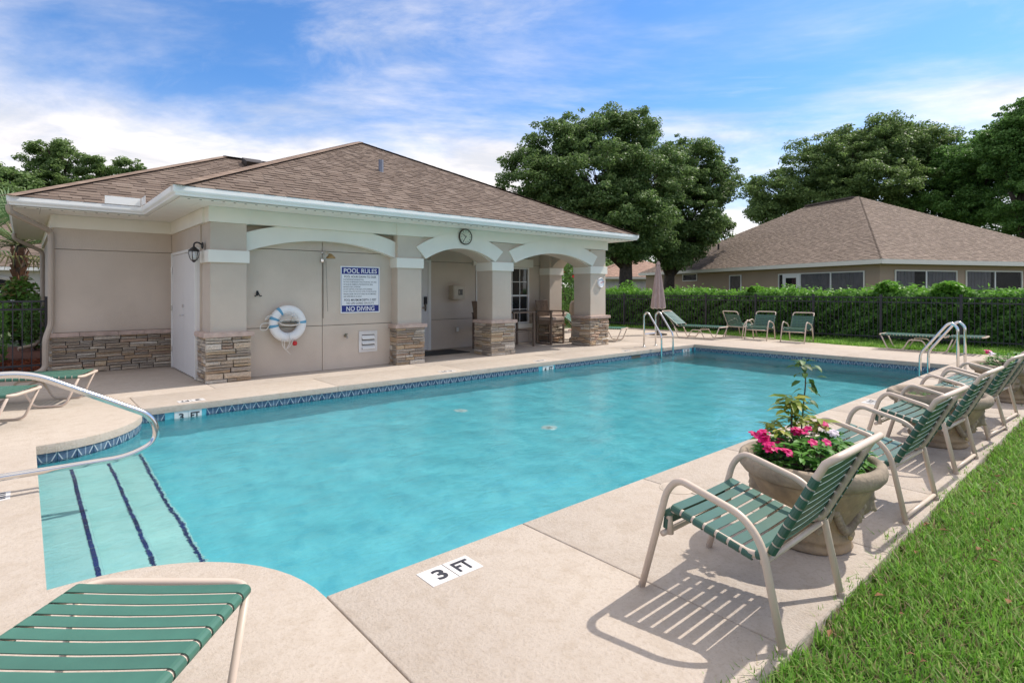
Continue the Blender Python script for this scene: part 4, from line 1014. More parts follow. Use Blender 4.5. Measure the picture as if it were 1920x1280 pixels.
# ------------------------------------------------------------------ handrail and ladders
hr = thing('handrail', 'curved stainless steel handrail over the pool entry steps', 'handrail', (-.9, 5.15, 0))
P = bend([(-.0, 0, 0), (0, 0, .86), (.93, 0, .86), (1.72, 0, .40), (1.72, 0, .27), (1.55, 0, .155), (.0, 0, .155)], .14, 9)
P = bend([(0, 0, .155), (0, 0, .845), (.93, 0, .845), (1.66, 0, .44), (1.70, 0, .24), (1.50, 0, .15), (.0, 0, .15)], .13, 10)
obj('rail', MB().tube(P, .024, 14), steel, hr, smooth=True)
obj('post', MB().tube([(0, 0, 0), (0, 0, .2)], .0215, 12).lathe([(.05, 0), (.05, .012), (.03, .02), (0, .02)], 16), steel, hr)
def ladder(label, x0, x1, ydeck, ypool, dirn):
    l = thing('pool_ladder', label, 'ladder', ((x0+x1)/2, ydeck, 0), 0, 'stainless pool ladders'); hw = (x1-x0)/2; d = abs(ypool-ydeck)*dirn
    for s in (-1, 1):
        P = bend([(s*hw, 0, 0), (s*hw, 0, .80), (s*hw, d*.16, .885), (s*hw, d*.30, .84), (s*hw, d, .33), (s*hw, d, -.75)], .09, 7)
        o = obj('rail', MB().tube(P, .022, 12), steel, l, smooth=True)
        obj('flange', MB().lathe([(.05, 0), (.05, .01), (.035, .02), (0, .02)], 16, (s*hw, 0, 0)), chrome, l)
    for z in (-.19, -.42, -.66): obj('tread', MB().box(-hw+.02, min(d, d-.09*-dirn)-.0, z-.02, hw-.02, max(d, d+.09*dirn), z+.01, .004), chrome, l)
    obj('brace', MB().tube([(-hw, 0, .33), (hw, 0, .33)], .014, 8), steel, l)
    obj('brace_low', MB().tube([(-hw, d*.35, .20), (hw, d*.35, .20)], .014, 8), steel, l) if False else None
    return l
ladder('stainless pool ladder on the building side near the closed umbrella', 11.75, 12.25, 8.38, 7.87, -1)
ladder('stainless pool ladder on the lawn side behind the strap chairs', 11.70, 12.25, 2.10, 2.62, 1)

# ------------------------------------------------------------------ umbrella
um = thing('closed_umbrella', 'closed mauve patio umbrella on its stand at the far pool corner', 'umbrella', (15.42, 10.45, 0))
obj('pole', MB().tube([(0, 0, .03), (0, 0, 2.38)], .022, 10), bronze, um)
obj('base', MB().lathe([(.28, 0), (.28, .035), (.06, .07), (.04, .14), (0, .14)], 24), bronze, um)
fold = lambda a, z: 1+.16*cos(8*a)
obj('canopy', MB().lathe([(.20, .86), (.208, .90), (.195, 1.05), (.16, 1.35), (.112, 1.75), (.068, 2.10), (.048, 2.25), (.06, 2.27), (.03, 2.36), (0, 2.38)], 48, mod=fold), umb_m, um)
vl = MB()
for k in range(48):
    a0, a1 = 2*pi*k/48, 2*pi*(k+1)/48; q0, q1 = .202*(1+.16*cos(8*a0)), .202*(1+.16*cos(8*a1))
    vl.tube([(q0*cos(a0), q0*sin(a0), .862+.02*cos(8*a0)), (q1*cos(a1), q1*sin(a1), .862+.02*cos(8*a1))], .009, 5)
obj('valance_edge', vl, umb_edge, um)

# ------------------------------------------------------------------ planters
pot_m = M('weathered_planter', (.42, .305, .19), .92, var=.28, scale=7, bmp=.7, bscale=40, bdist=.01, dirt=(.22, .17, .125), dscale=4.2, dlo=.38, dhi=.60)
pot_rim = M('weathered_rim', (.37, .30, .225), .92, var=.25, scale=9, bmp=.6, bscale=50, bdist=.008, dirt=(.17, .14, .115), dscale=4, dlo=.40, dhi=.65)
pot_mask = M('planter_mask', (.40, .315, .225), .92, var=.28, scale=12, bmp=.5, bscale=50, bdist=.008, dirt=(.20, .16, .125), dscale=9, dlo=.38, dhi=.6)
pot_gold = M('planter_bead', (.42, .32, .15), .85, var=.2)
def mask_mesh():
    """a bearded grotesque face, looking along +x"""
    n, m = 36, 30; V = []
    def bmp_(u, v, cu, cv, su, sv, h): return h*math.exp(-((u-cu)/su)**2-((v-cv)/sv)**2)
    for j in range(m+1):
        v = -1+2*j/m
        for i in range(n+1):
            u = -1+2*i/n
            e = max(0, 1-u*u*.95-v*v*.75)
            h = .055*math.sqrt(e)
            h += bmp_(u, v, 0, .02, .14, .26, .045)+bmp_(u, v, 0, -.10, .22, .10, .030)        # nose
            h += bmp_(u, v, .38, .33, .26, .10, .024)+bmp_(u, v, -.38, .33, .26, .10, .024)     # brow
            h -= bmp_(u, v, .36, .15, .16, .11, .026)+bmp_(u, v, -.36, .15, .16, .11, .026)     # sockets
            h += bmp_(u, v, .36, .15, .09, .06, .014)+bmp_(u, v, -.36, .15, .09, .06, .014)     # eyes
            h += bmp_(u, v, .45, -.10, .22, .18, .022)+bmp_(u, v, -.45, -.10, .22, .18, .022)   # cheeks
            h -= bmp_(u, v, 0, -.42, .26, .055, .030); h += bmp_(u, v, 0, -.31, .34, .06, .022)+bmp_(u, v, 0, -.52, .24, .06, .022)
            h += bmp_(u, v, 0, -.80, .30, .2, .035)
            h += .006*math.sin(u*22)*max(0, v-.45)*2+.005*math.sin(v*14+abs(u)*9)*max(0, abs(u)-.55)*2
            h *= .78*min(1, e*3.5); V.append((h-.018-.05*(1-min(1, e*1.6)), u*.095*(1-.25*max(0, -v)), v*.135))
    w = n+1
    return mesh_of('mask', MB().add(V, [(j*w+i, j*w+i+1, (j+1)*w+i+1, (j+1)*w+i) for j in range(m) for i in range(n)]), pot_mask, True)
MASK = mask_mesh()
POT = mesh_of('bowl', MB().lathe([(.20, 0), (.215, .012), (.205, .03), (.20, .045), (.215, .055), (.222, .075), (.205, .092), (.205, .12), (.235, .18), (.285, .26), (.315, .315), (.325, .335), (.30, .345)], 56), pot_m, True)
RIM = mesh_of('rim', MB().lathe([(.325, .337), (.352, .345), (.372, .368), (.378, .395), (.370, .42), (.350, .432), (.325, .425), (.312, .40), (.305, .33)], 56), pot_rim, True)
def planter(label, loc, rz, sc=1., sz=1.):
    p = thing('stone_planter', label, 'planter', loc, rz, 'weathered stone planters by the strap chairs'); p.scale = (sc, sc, sz)
    link('bowl', POT, p); link('rim', RIM, p)
    obj('soil', MB().lathe([(.312, .365), (0, .385)], 28), soil_m, p)
    for k in range(4):
        a = pi/2*k; o = link('mask', MASK, p, (.268*cos(a), .268*sin(a), .225)); o.rotation_euler = (0, -.30, 0); o.rotation_euler = (Matrix.Rotation(a, 3, 'Z') @ Matrix.Rotation(.42, 3, 'Y')).to_euler()
        sw_ = MB(); bd = MB()
        for j in range(15):
            t = j/14; aa = a+.33+t*(pi/2-.66); z = .225-.105*sin(pi*t); r = .205+.35*max(0, z-.12)+.012
            sw_.lathe([(0, -.024), (.015, -.019), (.023, -.006), (.023, .006), (.015, .019), (0, .024)], 10, (r*cos(aa), r*sin(aa), z))
            if j in (2, 7, 12): bd.lathe([(0, -.012), (.011, -.004), (.011, .006), (0, .012)], 8, ((r+.02)*cos(aa), (r+.02)*sin(aa), z-.03 if j == 7 else z+.055))
        obj('garland', sw_, pot_mask, p, smooth=True); obj('bead', bd, pot_gold, p, smooth=True)
    return p
planter('stone planter with carved faces, nearest the camera, full of pink flowers', (3.38, 1.28, 0), R(30), 1., 1.12)
planter('weathered middle stone planter with only sparse green inside', (6.42, 1.30, 0), R(20), 1.06, 1.12)
planter('farthest stone planter, with mauve flowers, at the right picture edge', (9.58, 1.20, 0), R(15), 1.06, 1.10)

def leaf_cloud(name, mat, parent, spec, q, fold=.25):
    """spec: list of (centre, direction, length, width); pointed leaves of six triangles"""
    V, F = [], []
    for c, d, l, w in spec:
        c, d = Vector(c), Vector(d).normalized(); s = d.cross(Vector((q.uniform(-.3, .3), q.uniform(-.3, .3), 1)))
        s = s.normalized() if s.length > 1e-3 else Vector((1, 0, 0)); u = s.cross(d); b = len(V); dr = -u*l*fold
        V += [c, c+d*l*.35+s*w*.5+u*w*.15, c+d*l*.35-s*w*.5+u*w*.15, c+d*l*.4, c+d*l*.75+s*w*.38+dr*.4+u*w*.1, c+d*l*.75-s*w*.38+dr*.4+u*w*.1, c+d*l*.78+dr*.45, c+d*l+dr]
        F += [(b, b+1, b+3), (b, b+3, b+2), (b+1, b+4, b+6, b+3), (b+3, b+6, b+5, b+2), (b+4, b+7, b+6), (b+6, b+7, b+5)]
    return obj(name, MB().add(V, F), mat, parent, smooth=True)
q = random.Random(5)
def rosettes(n, R_, z0, z1, q, l=(.035, .06), per=7, bare=None):
    out = []; tips = []
    for _ in range(n):
        a = q.uniform(0, 2*pi); r = R_*math.sqrt(q.random())
        if bare and bare(a, r): continue
        z = z0+(z1-z0)*q.random()*(1-.35*(r/R_)**2); c = Vector((r*cos(a), r*sin(a), z)); tips.append(c)
        for k in range(per):
            b = 2*pi*k/per+q.uniform(-.4, .4); L_ = q.uniform(*l); out.append((c+Vector((0, 0, -q.uniform(0, .03))), (cos(b), sin(b), q.uniform(-.15, .55)), L_, L_*.48))
    return out, tips
def petal_flower(name, par, c, r, mat, n=5, tilt=(0, 0, 1)):
    V, F = [], []; t = Vector(tilt).normalized(); s = t.orthogonal().normalized(); w = t.cross(s)
    for k in range(n):
        a = 2*pi*k/n; d = s*cos(a)+w*sin(a); e = -s*sin(a)+w*cos(a); b = len(V); c_2 = Vector(c)
        V += [c_2, c_2+d*r*.55+e*r*.38+t*.004, c_2+d*r+e*r*.22+t*.0, c_2+d*r-e*r*.22, c_2+d*r*.55-e*r*.38+t*.004]; F.append((b, b+1, b+2, b+3, b+4))
    return obj(name, MB().add(V, F), mat, par)
def potted(base, label, q, pinks, whites, dens=90):
    t = thing('flowering_plant', label, 'flowers', (base[0], base[1], .43))
    sp_, tips = rosettes(dens, .30, .0, .20, q, (.042, .075), 8); leaf_cloud('leaves', plant_m, t, sp_, q)
    st = MB()
    for c in tips[::2]: st.tube([(c.x*.6, c.y*.6, -.01), tuple(c)], .003, 4)
    obj('stems', st, bark_m, t)
    for lst, mt in ((pinks, pink_m), (whites, white_petal)):
        for (x, y, z, k) in lst:
            for i in range(k): petal_flower('blossom', t, (x+q.uniform(-.036, .036)*(k > 1), y+q.uniform(-.036, .036)*(k > 1), z+.055+q.uniform(-.012, .03)), .027, mt, 5, (q.uniform(-.6, .3), q.uniform(-.8, .1), 1))
    return t
potted((3.38, 1.28), 'pink flowering periwinkle filling the nearest stone planter', q,
       [(-.27, .14, .12, 6), (-.30, .10, .07, 6), (-.21, .10, .085, 3), (-.31, .0, .06, 4), (-.22, .19, .11, 4), (-.14, -.10, .10, 3), (-.07, .02, .13, 9), (.17, -.01, .13, 2)], [(.13, -.09, .12, 2), (.28, .02, .08, 1)], 120)
potted((9.58, 1.20), 'mauve flowers and leaves growing in the farthest planter', q, [(-.22, .18, .14, 5)], [(-.17, .16, .13, 5), (-.25, .12, .12, 3)], 60)
pt = thing('ground_cover_plant', 'low sparse green sprouts inside the weathered middle planter', 'plant', (6.42, 1.30, .43))
sp_, _ = rosettes(45, .27, -.01, .03, q, (.02, .04), 5); leaf_cloud('leaves', plant_m, pt, sp_, q)
vs_ = thing('variegated_shrub', 'yellow variegated shrub rising among the pink flowers', 'shrub', (3.38, 1.28, .43))
st = MB(); st.tube([(-.01, .10, -.02), (.0, .10, .15), (.03, .11, .32)], .0065, 6); obj('stem', st, bark_m, vs_, smooth=True)
spec = []
for c, n, l in (((.03, .11, .34), 16, .12), ((.07, .10, .30), 12, .105), ((-.03, .11, .29), 12, .10), ((.03, .08, .25), 8, .08), ((-.10, .16, .20), 14, .085), ((-.17, .10, .19), 12, .08), ((-.02, .20, .20), 12, .085), ((.22, .04, .20), 17, .11), ((.26, .08, .17), 12, .095), ((.12, .15, .2), 12, .09)):
    for k in range(n): a = 2*pi*k/n+q.uniform(-.3, .3); spec.append((Vector(c)+Vector((q.uniform(-.015, .015), q.uniform(-.015, .015), q.uniform(-.015, .02))), (cos(a), sin(a), q.uniform(-.2, .35)), l*q.uniform(.8, 1.15), l*.34))
leaf_cloud('leaves', varieg_m, vs_, spec, q)
sap = thing('leafy_sapling', 'thin upright green sapling, tallest plant in the nearest planter', 'sapling', (3.44, 1.34, .43))
SP = [(0, 0, -.02), (.03, .02, .15), (.06, .02, .30), (.09, .02, .42), (.10, .02, .55)]
obj('stem', MB().tube(SP, [.006, .005, .0045, .004, .003], 6), bark_m, sap, smooth=True); spec = []
for k in range(30):
    t = .12+.88*k/29; i = min(3, int(t*4)); f_ = t*4-i; c = Vector(SP[i]).lerp(Vector(SP[i+1]), f_); a = k*2.4
    off = Vector((cos(a), sin(a), .35))*q.uniform(.02, .05)*(1.2 if t > .8 else .7); spec.append((c+off, (cos(a), sin(a), q.uniform(-.5, .3)), q.uniform(.055, .08), .036))
for k in range(12): a = k*.9; spec.append((Vector((.09-.05*(k % 3)/2, .02, .54+.012*(k % 4))), (cos(a), sin(a), q.uniform(-.3, .4)), .07, .036))
for k in range(6): spec.append((Vector((.12+.01*k, .01, .46-.012*k)), (.7, -.2, -.6), .055, .032))
leaf_cloud('leaves', sap_m, sap, spec, q)
# ------------------------------------------------------------------ fences and hedges
PK = mesh_of('picket', MB().box(-.008, -.008, .07, .008, .008, 1.235), fence_m)
def fence(name, label, p0, p1, posts, spacing=.11):
    p0, p1 = Vector(p0), Vector(p1); d = p1-p0; ln = d.length; ang = atan2(d.y, d.x)
    f = thing(name, label, 'fence', (p0.x, p0.y, 0), ang)
    for z in (.14, 1.09, 1.225): obj('rail', MB().box(0, -.015, z, ln, .015, z+.03), fence_m, f)
    for x in posts: obj('post', MB().box(x-.03, -.03, 0, x+.03, .03, 1.30).box(x-.035, -.035, 1.3001, x+.035, .035, 1.32), fence_m, f)
    x = spacing/2
    while x < ln:
        if not any(abs(x-p) < .045 for p in posts): link('picket', PK, f, (x, 0, 0))
        x += spacing
    return f
fence('metal_fence', 'black metal picket fence in front of the long clipped hedge', (17.8, -3.9), (17.8, 21.5), [.05]+[1.78+1.75*i for i in range(14)])
fence('metal_fence', 'short black metal fence joining the left corner of the pool house', (-3.2, 12.48), (.33, 12.48), [.03, 1.75, 3.5], .12)
def quads(c, nrm, size, q, asp=.55):
    """leaf quads: centres c (n,3), normals, sizes (n,) -> folded diamonds of two triangles"""
    n = len(c); r = q.normal(size=(n, 3)); u = r-nrm*(r*nrm).sum(1)[:, None]; u /= np.linalg.norm(u, axis=1)[:, None]+1e-9; w = np.cross(nrm, u)
    s = size[:, None]
    V = np.stack([c-u*s*.5, c+w*s*asp*.5+nrm*s*.08, c+u*s*.5, c-w*s*asp*.5+nrm*s*.08], 1).reshape(-1, 3)
    return V, np.arange(4*n).reshape(-1, 4)
def unit(a): return a/(np.linalg.norm(a, axis=1)[:, None]+1e-9)
def hedge(label, x0, y0, x1, y1, h, n_side, n_top, seed, sz=.06, topvar=.06, core=interior_m, tall=()):
    q = np.random.default_rng(seed); t = thing('hedge', label, 'hedge', ((x0+x1)/2, (y0+y1)/2, 0)); L0 = np.array([(x0+x1)/2, (y0+y1)/2, 0])
    ax = x1-x0 < y1-y0; ln = (y1-y0) if ax else (x1-x0); wd = (x1-x0) if ax else (y1-y0)
    obj('branches', MB().box(x0+.22-L0[0], y0+.22-L0[1], 0, x1-.22-L0[0], y1-.22-L0[1], h-.22), M('hedge_core_dark', (.02, .022, .010), .95), t)  # solid dark box added in the core to block the view through
    def bumps(a, b): return .10*np.sin(a*1.9+seed)+.09*np.sin(a*4.3+b*3)+.08*np.sin(a*9+b*7)+.05*np.sin(a*17-b*11)
    # sides
    a = q.uniform(0, ln, n_side); b = q.uniform(.02, h, n_side); side = np.where(q.random(n_side) < .72, 0, 1)
    dep = bumps(a, b*2)*.9+q.normal(0, .045, n_side)+.02
    if ax: c = np.stack([np.where(side == 0, x0-dep+.05, x1+dep-.05), y0+a, b], 1); nr = np.stack([np.where(side == 0, -1., 1.), 0*a, 0*a+.35], 1)
    else: c = np.stack([x0+a, np.where(side == 0, y0-dep+.05, y1+dep-.05), b], 1); nr = np.stack([0*a, np.where(side == 0, -1., 1.), 0*a+.35], 1)
    nr = unit(nr+q.normal(0, .55, nr.shape)); V, F = quads(c-L0, nr, q.uniform(.7, 1.3, n_side)*sz, q)
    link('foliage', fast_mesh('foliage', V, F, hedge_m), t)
    a = q.uniform(0, ln, n_top); b = q.uniform(0, wd, n_top); z = h+bumps(a, b)*.6+q.normal(0, topvar, n_top)-.04
    for ta, tr, th in tall:
        k = int(n_top*.05); a2 = q.normal(ta, tr*.45, k); a = np.concatenate([a, a2]); b = np.concatenate([b, q.uniform(0, wd*.5, k)]); z = np.concatenate([z, h+th*(1-((a2-ta)/tr)**2).clip(0)*q.random(k)])
    c = np.stack([x0+b, y0+a, z], 1) if ax else np.stack([x0+a, y0+b, z], 1)
    nr = unit(np.array([0, 0, 1.])+q.normal(0, .6, c.shape)); V, F = quads(c-L0, nr, q.uniform(.7, 1.3, len(c))*sz*1.15, q)
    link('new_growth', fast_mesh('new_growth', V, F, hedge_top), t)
    return t
hedge('long clipped green hedge behind the black metal fence', 18.15, -4.5, 19.5, 22.0, 1.36, 58000, 17000, 3, .105, .075, tall=((9.4, .35, .34), (8.0, .5, .30), (13.2, .2, .2)))
hedge('dark clipped hedge behind the left fence and mulch bed', -5.5, 14.6, -.25, 15.8, 1.12, 12000, 3500, 9, .06)
# lawn: blades near the camera, shorter and sparser further off
def blades(name, label, regions, seed, mat, hmin, hmax, w, lean=.5, keep=None):
    q = np.random.default_rng(seed); C = []; Sc = []
    for x0, y0, x1, y1, dens, s in regions:
        n = int(abs((x1-x0)*(y1-y0))*dens); p = np.stack([q.uniform(x0, x1, n), q.uniform(y0, y1, n)], 1)
        if keep is not None: p = p[keep(p, q)]
        C.append(p); Sc.append(np.full(len(p), s))
    C = np.concatenate(C); sc = np.concatenate(Sc); n = len(C)
    cl = .72+.45*(np.sin(C[:, 0]*2.3+C[:, 1]*3.1)*np.sin(C[:, 1]*4.7-C[:, 0]*1.7)*.5+.5)
    h = q.uniform(hmin, hmax, n)*cl*(.75+.25*sc); a = q.uniform(0, 2*pi, n); l = np.abs(q.normal(0, lean, n)).clip(0, 1.6)*h
    d = np.stack([np.cos(a), np.sin(a)], 1); s = np.stack([-d[:, 1], d[:, 0]], 1)*(w*sc*q.uniform(.7, 1.3, n))[:, None]
    z0 = -.05; P = lambda f, k, zz: np.concatenate([C+d*(l*f)[:, None]+s*k, (z0+zz)[:, None]], 1)
    V = np.stack([P(0, -.5, h*0), P(0, .5, h*0), P(.35, .42, h*.55), P(.35, -.42, h*.55), P(1, .06, h), P(1, -.06, h)], 1).reshape(-1, 3)
    b = (np.arange(n)*6)[:, None]; F = np.concatenate([b+np.array([[0, 1, 2, 3]]), b+np.array([[3, 2, 4, 5]])], 0)
    o = link(name, fast_mesh(name, V, F, mat)); o['kind'] = 'stuff'; o['label'] = label; return o
def edge_keep(p, q):
    e = .93+.045*np.sin(p[:, 0]*7)+.035*np.sin(p[:, 0]*17+1)+.03*np.sin(p[:, 0]*41); return p[:, 1] < e+np.abs(q.normal(0, .02, len(p)))
blades('grass', 'mown green grass strip along the pool deck', [(.6, -.6, 2.0, 1.03, 5000, 1), (2.0, .0, 5.0, 1.03, 6000, 1), (2, -1.2, 5, .0, 2500, 1.2), (5, -.6, 9, 1.03, 3200, 1.35), (9, -1.5, 16.2, 1.03, 1100, 2.2)], 1, grass_m, .028, .074, .0088, .8, edge_keep)
blades('thatch', 'dry thatch among the near grass', [(.6, -.3, 9, 1.0, 1700, 1)], 2, dry_m, .035, .065, .005, 1.1, edge_keep)
def far_keep(p, q):
    ex = np.interp(p[:, 1], [e[0] for e in EDGE], [e[1] for e in EDGE]); return p[:, 0] > ex-.03+q.normal(0, .02, len(p))
blades('far_grass', 'green lawn strip between the deck and the fence', [(16.0, -4, 18.2, 14.5, 1500, 2.2)], 4, grass_m, .05, .12, .0065, .5, far_keep)
# mulch bed behind the left fence
q = np.random.default_rng(8); mb = MB(); bed_ = MB().quad((-5.5, 12.46, -.02), (.375, 12.46, -.02), (.375, 18.6, .03), (-5.5, 18.6, .03)); struct(obj('mulch_bed', bed_, M('mulch_ground', (.11, .035, .018), .95, var=.3, scale=20)))
for _ in range(2600):
    x, y = q.uniform(-2.5, .35), q.uniform(12.5, 15.0); a = q.uniform(0, pi); l = q.uniform(.02, .06); z = .01+q.uniform(0, .035)
    mb.obox((x, y, z), (l*cos(a), l*sin(a), q.uniform(-.012, .012)), (-.008*sin(a), .008*cos(a), 0), (0, 0, .005))
lf_ = MB(); rq = random.Random(2)
for _ in range(40):
    x, y, a = rq.uniform(2.2, 6), rq.uniform(.3, .9), rq.uniform(0, 6.28); l = rq.uniform(.015, .035)
    lf_.add([(x-l*cos(a), y-l*sin(a), .0), (x+.4*l*sin(a), y-.4*l*cos(a), .012), (x+l*cos(a), y+l*sin(a), .004), (x-.4*l*sin(a), y+.4*l*cos(a), .010)], [(0, 1, 2, 3)])
o = obj('dry_leaves', lf_, M('dead_leaf', (.22, .11, .05), .9, var=.3)); o['kind'] = 'stuff'; o['label'] = 'few dry brown leaves in the near grass'
o = obj('mulch', mb, mulch_m); o['kind'] = 'stuff'; o['label'] = 'red bark mulch behind the left fence'

# ------------------------------------------------------------------ trees
def at(px, d, z=0.):     # a point on the ground plan from its bearing (pixels right of the view axis) and distance along the axis
    k = (px-960)/1046; return Vector((d*(.6583+k*.7527), d*(.7525-k*.6583), z))
def tree(name, label, base, tr, th, lobes, n, size, mat, seed, group=None, clump=.55, cat='tree', droop=.0, density=.46):
    q = np.random.default_rng(seed); t = thing(name, label, cat, base, 0, group); B = np.array(base)
    tk = MB(); top = Vector((q.uniform(-.3, .3), q.uniform(-.3, .3), th))
    tk.tube([(0, 0, -.1), (tr*.15, 0, th*.35), tuple(top*.7+Vector((0, 0, 0))), tuple(top)], [tr*1.35, tr, tr*.9, tr*.8], 10)
    obj('trunk', tk, bark_m, t, smooth=True)
    lm = MB(); allc = []; wts = []
    for (c, r) in lobes:
        c = Vector(c)-Vector(base); mid = top.lerp(c, .5)+Vector((q.normal(0, .3), q.normal(0, .3), q.normal(.1, .2)))
        lm.tube([tuple(top*.85), tuple(top.lerp(mid, .5)), tuple(mid), tuple(c)], [tr*.6, tr*.45, tr*.3, tr*.1], 7)
        vol = r[0]*r[1]*r[2]; k = max(5, int(density*13*vol**.66/clump**1.3))
        d = unit(q.normal(size=(k, 3))); rad = q.uniform(.25, 1, k)**.42
        cc = np.array(c)+d*rad[:, None]*np.array(r)*(1+.12*np.sin(d[:, :1]*7+d[:, 2:]*5))
        ko = max(3, k//3); do = unit(q.normal(size=(ko, 3))*np.array([1, 1, .8])+np.array([0, 0, .35]))
        co_ = np.array(c)+do*q.uniform(.95, 1.17, ko)[:, None]*np.array(r)
        allc.append(cc); wts.append(q.uniform(.55, 1.3, k)*clump); allc.append(co_); wts.append(q.uniform(.3, .65, ko)*clump)
        for j in range(0, k, 4): lm.tube([tuple(c*.6+mid*.4), tuple(Vector(cc[j])*.6+c*.4+Vector((0, 0, -.1))), tuple(cc[j])], [tr*.12, tr*.07, tr*.02], 4)
    obj('limbs', lm, bark_m, t, smooth=True)
    cc = np.concatenate(allc); cr = np.concatenate(wts); pr = cr**2/np.sum(cr**2); i = q.choice(len(cc), n, p=pr)
    d = unit(q.normal(size=(n, 3))); rr = q.uniform(.1, 1, n)**.5*cr[i]; c = cc[i]+d*rr[:, None]*np.array([1.15, 1.15, .72]); c[:, 2] -= droop*q.random(n)
    nr = unit(d*.6+np.array([0, 0, .7])+q.normal(0, .55, (n, 3))); V, F = quads(c, nr, q.uniform(.6, 1.35, n)*size, q, .6)
    link('crown', fast_mesh('crown', V, F, mat), t); return t
def lobe(px, d, py, rx, rz, ry=None):   # radii in pixels at that distance
    z = 1.42+(545-py)*d/1046; s = d/1046; return (tuple(at(px, d, z)), (rx*s, (ry or rx)*s, rz*s))
b1 = at(1172, 29)
tree('oak_tree', 'large dark oak behind the right end of the pool house roof', b1, .38, 3.0,
     [lobe(1000, 28, 345, 72, 62), lobe(1045, 29, 285, 62, 52), lobe(1120, 30, 258, 72, 50), lobe(1188, 29.5, 262, 50, 50), lobe(1110, 28, 340, 95, 70), lobe(1170, 27.5, 410, 90, 60), lobe(1060, 29, 400, 90, 50), lobe(1215, 28.5, 330, 75, 62), lobe(1180, 28, 450, 55, 40)], 165000, .14, oak_m, 21, clump=.45, density=.62)
b2 = at(1252, 32)
tree('oak_tree', 'second dark oak with branches hanging over the brown house eave', b2, .34, 2.6,
     [lobe(1290, 32, 310, 62, 52), lobe(1330, 32, 340, 50, 50), lobe(1255, 32, 350, 60, 55), lobe(1300, 31, 400, 58, 50), lobe(1228, 30, 445, 50, 42), lobe(1285, 31.5, 445, 55, 36), lobe(1258, 31, 476, 42, 24), lobe(1335, 33, 425, 30, 28)], 95000, .14, oak_m, 22, clump=.45, density=.62)
tree('oak_tree', 'broad olive oak rising behind the peak of the brown house', at(1610, 46), .45, 4.5,
     [lobe(1450, 46, 365, 50, 38), lobe(1530, 46, 315, 55, 52), lobe(1590, 46, 300, 55, 58), lobe(1650, 46, 280, 55, 60), lobe(1710, 46, 285, 58, 55), lobe(1630, 45, 350, 95, 50), lobe(1540, 45, 380, 70, 40), lobe(1440, 45, 395, 32, 26), lobe(1760, 46, 290, 42, 45)], 160000, .19, oak2_m, 23, clump=.62, density=.66)
tree('oak_tree', 'fresh green oak between the brown house and the tall right tree', at(1800, 42), .4, 4,
     [lobe(1795, 42, 318, 50, 52), lobe(1830, 42, 320, 60, 62), lobe(1850, 42, 380, 75, 55), lobe(1785, 42, 390, 60, 45), lobe(1870, 41, 300, 45, 50), lobe(1740, 43, 400, 60, 35)], 95000, .175, oak3_m, 24, clump=.55)
tree('oak_tree', 'tall leafy tree cut by the right picture edge', at(1915, 37), .4, 5,
     [lobe(1905, 37, 255, 52, 45), lobe(1945, 37, 230, 55, 50), lobe(1925, 37, 310, 60, 50), lobe(1960, 36, 380, 80, 70), lobe(1880, 37, 285, 35, 30)], 90000, .165, oak3_m, 25, clump=.52)
tree('oak_tree', 'wind shaped tree left of the low roof ridge', at(105, 50), .35, 6,
     [lobe(92, 50, 281, 36, 9), lobe(122, 50, 276, 22, 9), lobe(72, 50, 298, 28, 8), lobe(130, 50, 298, 30, 11), lobe(105, 50, 318, 42, 13), lobe(95, 50, 342, 50, 17), lobe(68, 50, 360, 45, 18), lobe(125, 50, 352, 25, 15)], 26000, .20, oak2_m, 26, clump=.5)
tree('oak_tree', 'thinner tree just right of the wind shaped one above the roof', at(185, 49), .28, 6,
     [lobe(178, 49, 302, 22, 7), lobe(163, 49, 322, 20, 8), lobe(198, 49, 318, 20, 9), lobe(178, 49, 342, 24, 10), lobe(208, 49, 340, 16, 8)], 9000, .20, oak2_m, 27, clump=.45)
tree('oak_tree', 'smallest sparse treetop touching the low roof line', at(245, 48), .22, 6,
     [lobe(225, 48, 304, 14, 5), lobe(246, 48, 303, 18, 4), lobe(260, 48, 316, 10, 6), lobe(234, 48, 322, 12, 5)], 2600, .19, oak2_m, 28, clump=.38)
tree('oak_tree', 'dense dark tree behind the palm at the left edge', at(15, 46), .3, 4,
     [lobe(10, 46, 345, 45, 28), lobe(-40, 46, 340, 50, 40), lobe(30, 45, 400, 55, 45)], 12000, .30, oak_m, 29, clump=.75)
for i, (px, d, py, r, lb) in enumerate(((1150, 62, 500, 42, 'distant tree seen under the oak left of the small pink roof'), (1215, 66, 490, 40, 'distant tree seen under the oak above the small pink roof'), (1290, 70, 470, 45, 'distant tree glimpsed between the oak crown and the brown roof'), (1095, 58, 505, 40, 'distant tree showing through the porch side arch'))):
    tree('background_tree', lb, at(px, d), .25, 2.5, [lobe(px, d, py, r, r*.9), lobe(px+18, d, py+25, r*.8, r*.6)], 5000, .35, oak2_m, 40+i, 'distant trees beyond the fence', .8)
def bush(name, label, base, r, h, n, size, mat, seed, cat='bush'):
    q = np.random.default_rng(seed); t = thing(name, label, cat, base)
    st = MB()
    for k in range(7): a = k*.9; st.tube([(0, 0, 0), (r*.5*cos(a), r*.5*sin(a), h*.5), (r*.75*cos(a), r*.75*sin(a), h*.8)], [.02, .012, .005], 5)
    obj('stems', st, bark_m, t)
    d = unit(q.normal(size=(n, 3))); rr = q.uniform(.3, 1, n)**.5; c = d*rr[:, None]*np.array([r, r, h*.5])+np.array([0, 0, h*.52]); c[:, 2] = c[:, 2].clip(.03)
    nr = unit(d*.5+np.array([0, 0, .6])+q.normal(0, .5, (n, 3))); V, F = quads(c, nr, q.uniform(.7, 1.3, n)*size, q, .4)
    link('foliage', fast_mesh('foliage', V, F, mat), t); return t
